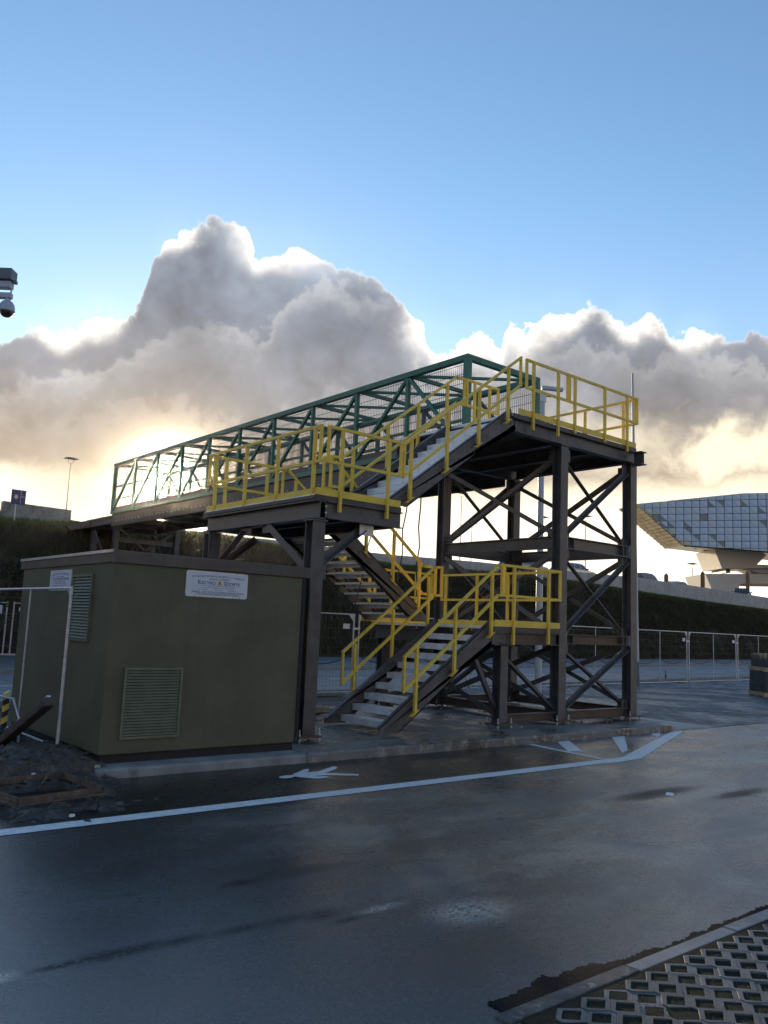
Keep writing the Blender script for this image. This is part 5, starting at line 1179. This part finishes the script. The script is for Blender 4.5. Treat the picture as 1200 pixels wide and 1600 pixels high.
def car(label, paint, x, y, z, rz, kind='estate'):
    t = local_thing('parked_car', label, 'car', 'cars on the embankment road')
    L, Wd, Hh = 4.4, 1.78, 1.48
    if kind == 'van': L, Wd, Hh = 5.2, 1.95, 2.0
    low = [(-L/2,0.35),(-L/2+0.05,0.62),(-L/2+0.1,0.88),(-L*0.27,0.95),(L/2-0.12,0.93),(L/2,0.7),(L/2,0.35)]
    if kind == 'van': low = [(-L/2,0.4),(-L/2+0.05,0.9),(-L*0.36,1.12),(L/2-0.02,1.12),(L/2,0.8),(L/2,0.4)]
    roof = [(-L*0.27,0.95),(-L*0.12,Hh-0.06),(-L*0.02,Hh),(L*0.30,Hh-0.03),(L*0.40,Hh-0.22),(L/2-0.14,0.93)] if kind != 'van' else [(-L*0.36,1.12),(-L*0.26,Hh-0.08),(-L*0.2,Hh),(L/2-0.12,Hh-0.02),(L/2-0.02,1.12)]
    def ext(pr, w0, w1, zlo, zhi):
        n_ = len(pr); vs_ = []
        for sgn in (-1, 1):
            for X, Z in pr:
                f = min(1, max(0, (Z-zlo)/(zhi-zlo))); vs_.append((X, sgn*(w0+(w1-w0)*f)/2, Z))
        return MB().add(vs_, [tuple(range(n_)), tuple(range(2*n_-1,n_-1,-1))]+[(i, n_+i, n_+(i+1) % n_, (i+1) % n_) for i in range(n_)])
    part('body', ext(low, Wd, Wd*0.97, 0.35, 0.95), paint, t, bevel=0.04)
    cb = part('cabin', ext(roof, Wd*0.95, Wd*0.76, 0.93, Hh), paint, t, bevel=0.05)
    def side_pt(X, Z, s_): f = (Z-0.93)/(Hh-0.93); return (X, s_*((Wd*0.95+(Wd*0.76-Wd*0.95)*f)/2+0.006), Z)
    z0_, z1_ = roof[0][1]+0.05, Hh-0.12
    for s_ in (-1, 1):
        for xa, xb, xc, xd in ((-L*0.22,-L*0.02,-L*0.02,-L*0.105),(L*0.0,L*0.18,L*0.18,L*0.0),(L*0.2,L*0.40,L*0.33,L*0.2)):
            q = [side_pt(xa,z0_,s_), side_pt(xb,z0_,s_), side_pt(xc,z1_,s_), side_pt(xd,z1_,s_)]
            part('side_window', MB().add(q, [(0,1,2,3)]), car_glass, t)
    def endw(a, b, sg):
        d = Vector((b[0]-a[0],0,b[1]-a[1])); nn = Vector((-d.z,0,d.x)).normalized()*0.012*sg
        q = []
        for f, hw in ((0.12,0.84),(0.90,0.72)):
            for s_ in (-1, 1): q.append((a[0]+d.x*f+nn.x, s_*Wd*hw/2, a[1]+d.z*f+nn.z))
        return MB().add(q, [(0,1,3,2)])
    part('windscreen', endw(roof[0], roof[1], 1), car_glass, t); part('rear_window', endw(roof[-1], roof[-2], -1), car_glass, t)
    for sx in (-L*0.31, L*0.30):
        for s_ in (-1, 1):
            w_ = part('wheel', MB().cyl((sx,s_*(Wd/2-0.18),0.32),(sx,s_*(Wd/2+0.01),0.32),0.32,n=16), rubber, t, smooth=40)
            part('rim', MB().cyl((sx,s_*(Wd/2+0.011),0.32),(sx,s_*(Wd/2+0.02),0.32),0.20,n=12), alu, w_)
    for s_ in (-1,1):
        part('headlight', MB().box(-L/2-0.01,-L/2+0.08,s_*Wd*0.36-0.14,s_*Wd*0.36+0.14,0.66,0.80), plastic_white, t)
        part('tail_light', MB().box(L/2-0.06,L/2+0.012,s_*Wd*0.40-0.09,s_*Wd*0.40+0.09,0.70,0.88), paint_red, t)
        part('mirror', MB().box(-L*0.2,-L*0.2+0.1,s_*(Wd/2+0.06)-0.08,s_*(Wd/2+0.06)+0.08,0.95,1.09), paint, t)
    t.location = (x,y,z); t.rotation_euler = (0,0,rz); return t
car('grey green car seen beside the camera pole above the parapet', car_grey, 49.4, 42.4, up_at(49.4), RAD(184))
car('silver car partly behind the front tower column on the upper road', car_silver, 56.6, 43.2, up_at(56.6), RAD(184))
car('dark car behind the right tower column on the upper road', car_dark, 67.6, 44.0, up_at(67.6), RAD(4))
car('low grey car just right of the right tower column', car_grey, 78.6, 46.6, up_at(78.6), RAD(184))
car('black car in front of the white building leg', car_dark, 88.2, 44.6, up_at(88.2), RAD(30))
car('grey car at the right edge beyond the parapet', car_grey, 104.3, 49.7, up_at(104.3), RAD(60))

# ------------------------------------------------------------------ angular glass building
CAMP = Vector((0,0,1.7))
def ray_dir(u, v):
    a = (u-600)/1289.6; b = (v-800)/1289.6
    return RR*a - UU*b + F_
def at_depth(u, v, d): return CAMP+ray_dir(u, v)*d
GB = thing('glass_building', 'angular glass clad building raised on white concrete legs at the right', 'building', (200,150,5))
D0 = 114.0
# facade: one plane with a square panel grid cut off along its slanting left edge
Q0, Q1, Q2 = at_depth(1165,770,D0), at_depth(1165,860,D0-2), at_depth(1000,787,D0+5)
nfac = (Q1-Q0).cross(Q2-Q0).normalized()
if nfac.dot(CAMP-Q0) < 0: nfac = -nfac
def on_facade(u, v): d = ray_dir(u, v); return CAMP+d*((Q0-CAMP).dot(nfac)/d.dot(nfac))
OUT = [on_facade(*q) for q in ((995,787.3),(1165,770.3),(1330,768),(1330,871),(1200,861.5),(1068,851.5))]
ax1 = Vector((-nfac.y, nfac.x, 0)).normalized(); ax1 = ax1 if ax1.dot(RR) > 0 else -ax1
ax2 = nfac.cross(ax1); ax2 = ax2 if ax2.z > 0 else -ax2
O2 = OUT[0]
def to2(p): return ((p-O2).dot(ax1), (p-O2).dot(ax2))
def to3(q, d=0.0): return O2+ax1*q[0]+ax2*q[1]+nfac*d
poly2 = [to2(p) for p in OUT]
if sum(poly2[i][0]*poly2[(i+1) % 6][1]-poly2[(i+1) % 6][0]*poly2[i][1] for i in range(6)) < 0: poly2 = poly2[::-1]
def clip(sub, con):
    out = list(sub)
    for i in range(len(con)):
        a, b = con[i], con[(i+1) % len(con)]; inp, out = out, []
        ins = lambda p: (b[0]-a[0])*(p[1]-a[1])-(b[1]-a[1])*(p[0]-a[0]) >= -1e-9
        for k in range(len(inp)):
            p, q = inp[k], inp[(k+1) % len(inp)]; ip, iq = ins(p), ins(q)
            if ip != iq:
                n1 = (b[0]-a[0])*(p[1]-a[1])-(b[1]-a[1])*(p[0]-a[0]); n2 = (b[0]-a[0])*(q[1]-a[1])-(b[1]-a[1])*(q[0]-a[0]); f = n1/(n1-n2)
                x_ = (p[0]+(q[0]-p[0])*f, p[1]+(q[1]-p[1])*f)
            if ip: out.append(p)
            if ip != iq: out.append(x_)
        if not out: break
    return out
def area2(p): return 0.5*abs(sum(p[i][0]*p[(i+1) % len(p)][1]-p[(i+1) % len(p)][0]*p[i][1] for i in range(len(p))))
fr_ = MB(); n6 = len(poly2); fr_.add([to3(q, -0.15) for q in poly2]+[to3(q, -0.9) for q in poly2], [tuple(range(n6)), tuple(range(2*n6-1, n6-1, -1))]+[(i, n6+i, n6+(i+1) % n6, (i+1) % n6) for i in range(n6)])
part('facade_frame', fr_, dark_m, GB)
random.seed(21)
CW, CH = 1.06, 0.98
minx, maxx = min(q[0] for q in poly2), max(q[0] for q in poly2); miny, maxy = min(q[1] for q in poly2), max(q[1] for q in poly2)
def edge_dist(q):
    a, b = to2(OUT[0]), to2(OUT[5]); d = ((b[0]-a[0])*(q[1]-a[1])-(b[1]-a[1])*(q[0]-a[0]))/math.hypot(b[0]-a[0], b[1]-a[1]); return abs(d)
for i in range(int((maxx-minx)/CW)+1):
    for j in range(int((maxy-miny)/CH)+1):
        x0, y0 = minx+i*CW, maxy-(j+1)*CH; e_ = 0.035
        tl, tr, br, bl2 = (x0+e_,y0+CH-e_), (x0+CW-e_,y0+CH-e_), (x0+CW-e_,y0+e_), (x0+e_,y0+e_)
        dark = random.random()
        for h_, tri in enumerate(([bl2, br, tl], [br, tr, tl])):
            c = clip(tri, poly2)
            if len(c) < 3 or area2(c) < 0.02: continue
            cx_ = sum(q[0] for q in c)/len(c); cy_ = sum(q[1] for q in c)/len(c); ed = edge_dist((cx_, cy_))
            tx, ty = random.gauss(0, 0.025), random.gauss(0, 0.025)+(0.03 if h_ else -0.02)
            m_ = facade_a if h_ else facade_d
            if random.random() < 0.07: m_ = facade_b
            if ed < 1.5 and random.random() < 0.75: m_ = random.choice((facade_c, facade_b, facade_d))
            ps = [to3(q, 0.02+tx*(q[0]-cx_)+ty*(q[1]-cy_)) for q in c]; n_ = len(ps)
            nb_ = [p-nfac*0.08 for p in ps]
            part('glass_panel', MB().add(ps+nb_, [tuple(range(n_)), tuple(range(2*n_-1, n_-1, -1))]+[(k, n_+k, n_+(k+1) % n_, (k+1) % n_) for k in range(n_)]), m_, GB)
# bow underside, soffit and legs
A_, E_ = OUT[0]-nfac*0.1, OUT[5]-nfac*0.1
T_, G_ = at_depth(967,795,D0+13), at_depth(1040,857,D0+12)
und = MB().add([A_, T_, G_, E_], [(0,3,2,1)])
part('bow_underside', und, facade_c, GB)
nb = 14
for i in range(nb):
    f0, f1 = (i+0.06)/nb, (i+0.94)/nb; off = (A_-T_).cross(G_-T_).normalized(); off = off if off.dot(CAMP-A_) > 0 else -off
    for q in range(3):
        g0, g1 = (q+0.04)/3, (q+0.96)/3
        def bl_(f, g_): a = T_.lerp(G_, f); b = A_.lerp(E_, f); return a.lerp(b, g_)+off*(0.12+random.uniform(0,0.05))
        part('soffit_panel', MB().add([bl_(f0,g0),bl_(f1,g0),bl_(f1,g1),bl_(f0,g1)],[(0,1,2,3)]), facade_c, GB)
part('soffit', MB().add([E_, G_, at_depth(1116,866,D0+11), on_facade(1122,855.5)-nfac*0.1], [(0,1,2,3)]).add([on_facade(1122,855.5)-nfac*0.1, at_depth(1116,866,D0+11), at_depth(1330,890,D0+11), on_facade(1330,870.5)-nfac*0.1],[(0,1,2,3)]), facade_c, GB)
def solid(pts, depth, m, name):
    f_ = [Vector(p) for p in pts]; dv = Vector((F_.x, F_.y, 0)).normalized()*depth; n_ = len(f_)
    part(name, MB().add(f_+[p+dv for p in f_], [tuple(range(n_)), tuple(range(2*n_-1,n_-1,-1))]+[(i, n_+i, n_+(i+1) % n_, (i+1) % n_) for i in range(n_)]), m, GB)
L_ = lambda u, v: at_depth(u, v, D0+3)
solid([L_(1116,858),L_(1205,860),L_(1183,882),L_(1260,884),L_(1260,888),L_(1128,888)], 7, building_conc, 'upper_leg')
solid([L_(1134,889),L_(1141,889),L_(1141,895),L_(1134,895)], 5, lamp_m, 'bearing')
solid([L_(1102,896.5),L_(1260,897),L_(1260,913),L_(1160,911.5),L_(1155,914),L_(1154,935),L_(1118,935)], 8, building_conc, 'lower_leg')
solid([L_(1170,889.5),L_(1260,890),L_(1260,896),L_(1186,896)], 4, facade_d, 'glass_strip')

# ------------------------------------------------------------------ shrubs at the left
def shrub(x, y, z, r_, h, n_, label):
    t = thing('shrub', label, 'shrub', (x,y,z), 'shrubs on the bank at the left')
    st_ = MB()
    for k in range(9):
        a = random.uniform(0,6.28); q = random.uniform(0.3,0.9)
        st_.tube([(x,y,z),(x+r_*0.3*math.cos(a)*q,y+r_*0.3*math.sin(a)*q,z+h*0.45),(x+r_*math.cos(a)*q,y+r_*math.sin(a)*q,z+h*random.uniform(0.7,1.0))],[0.04,0.025,0.008],5)
    part('stem', st_, twig_m, t)
    lf = MB()
    for k in range(n_):
        a = random.uniform(0,6.28); e_ = random.random()**0.5; zz_ = random.random()
        rr_ = r_*math.sin(min(1,zz_*1.2+0.15)*math.pi*0.8)*e_*(0.75+0.5*mnoise.noise((math.cos(a)*2+x, math.sin(a)*2, zz_*4)))
        c = Vector((x+rr_*math.cos(a), y+rr_*math.sin(a), z+0.15*h+zz_*h*0.9)); d1 = Vector((random.gauss(0,1),random.gauss(0,1),random.gauss(0,.7))).normalized()*random.uniform(0.03,0.07); d2 = d1.orthogonal().normalized()*random.uniform(0.02,0.045)
        lf.add([c-d1, c+d2, c+d1, c-d2], [(0,1,2,3)])
    part('foliage', lf, leaf_m, t)
shrub(6.9,28.6,0.0,1.5,3.6,2600,'tall dark shrub with bare twigs at the left edge behind the fence')
shrub(9.4,33.6,1.2,1.3,2.4,1800,'lower dark shrub on the bank left of the kiosk roof')

# ------------------------------------------------------------------ scattering volume added to imitate bloom round the low sun
hz = MB().box(-410,410,-410,410,-1.1,26)
hm = bpy.data.materials.new('bloom_volume'); hm.use_nodes = True; t = NT(hm.node_tree); t.n.clear()
o_ = t.node('ShaderNodeOutputMaterial'); v_ = t.node('ShaderNodeVolumePrincipled')
v_.inputs['Color'].default_value = (0.97, 0.95, 0.92, 1); v_.inputs['Density'].default_value = 0.00022; v_.inputs['Anisotropy'].default_value = 0.9895
t.l.new(v_.outputs[0], o_.inputs['Volume'])
ho = link('bloom_haze', mesh_of('bloom_haze', hz, hm)); ho['kind'] = 'stuff'; ho['label'] = 'thin scattering volume added for the bloom round the low sun'
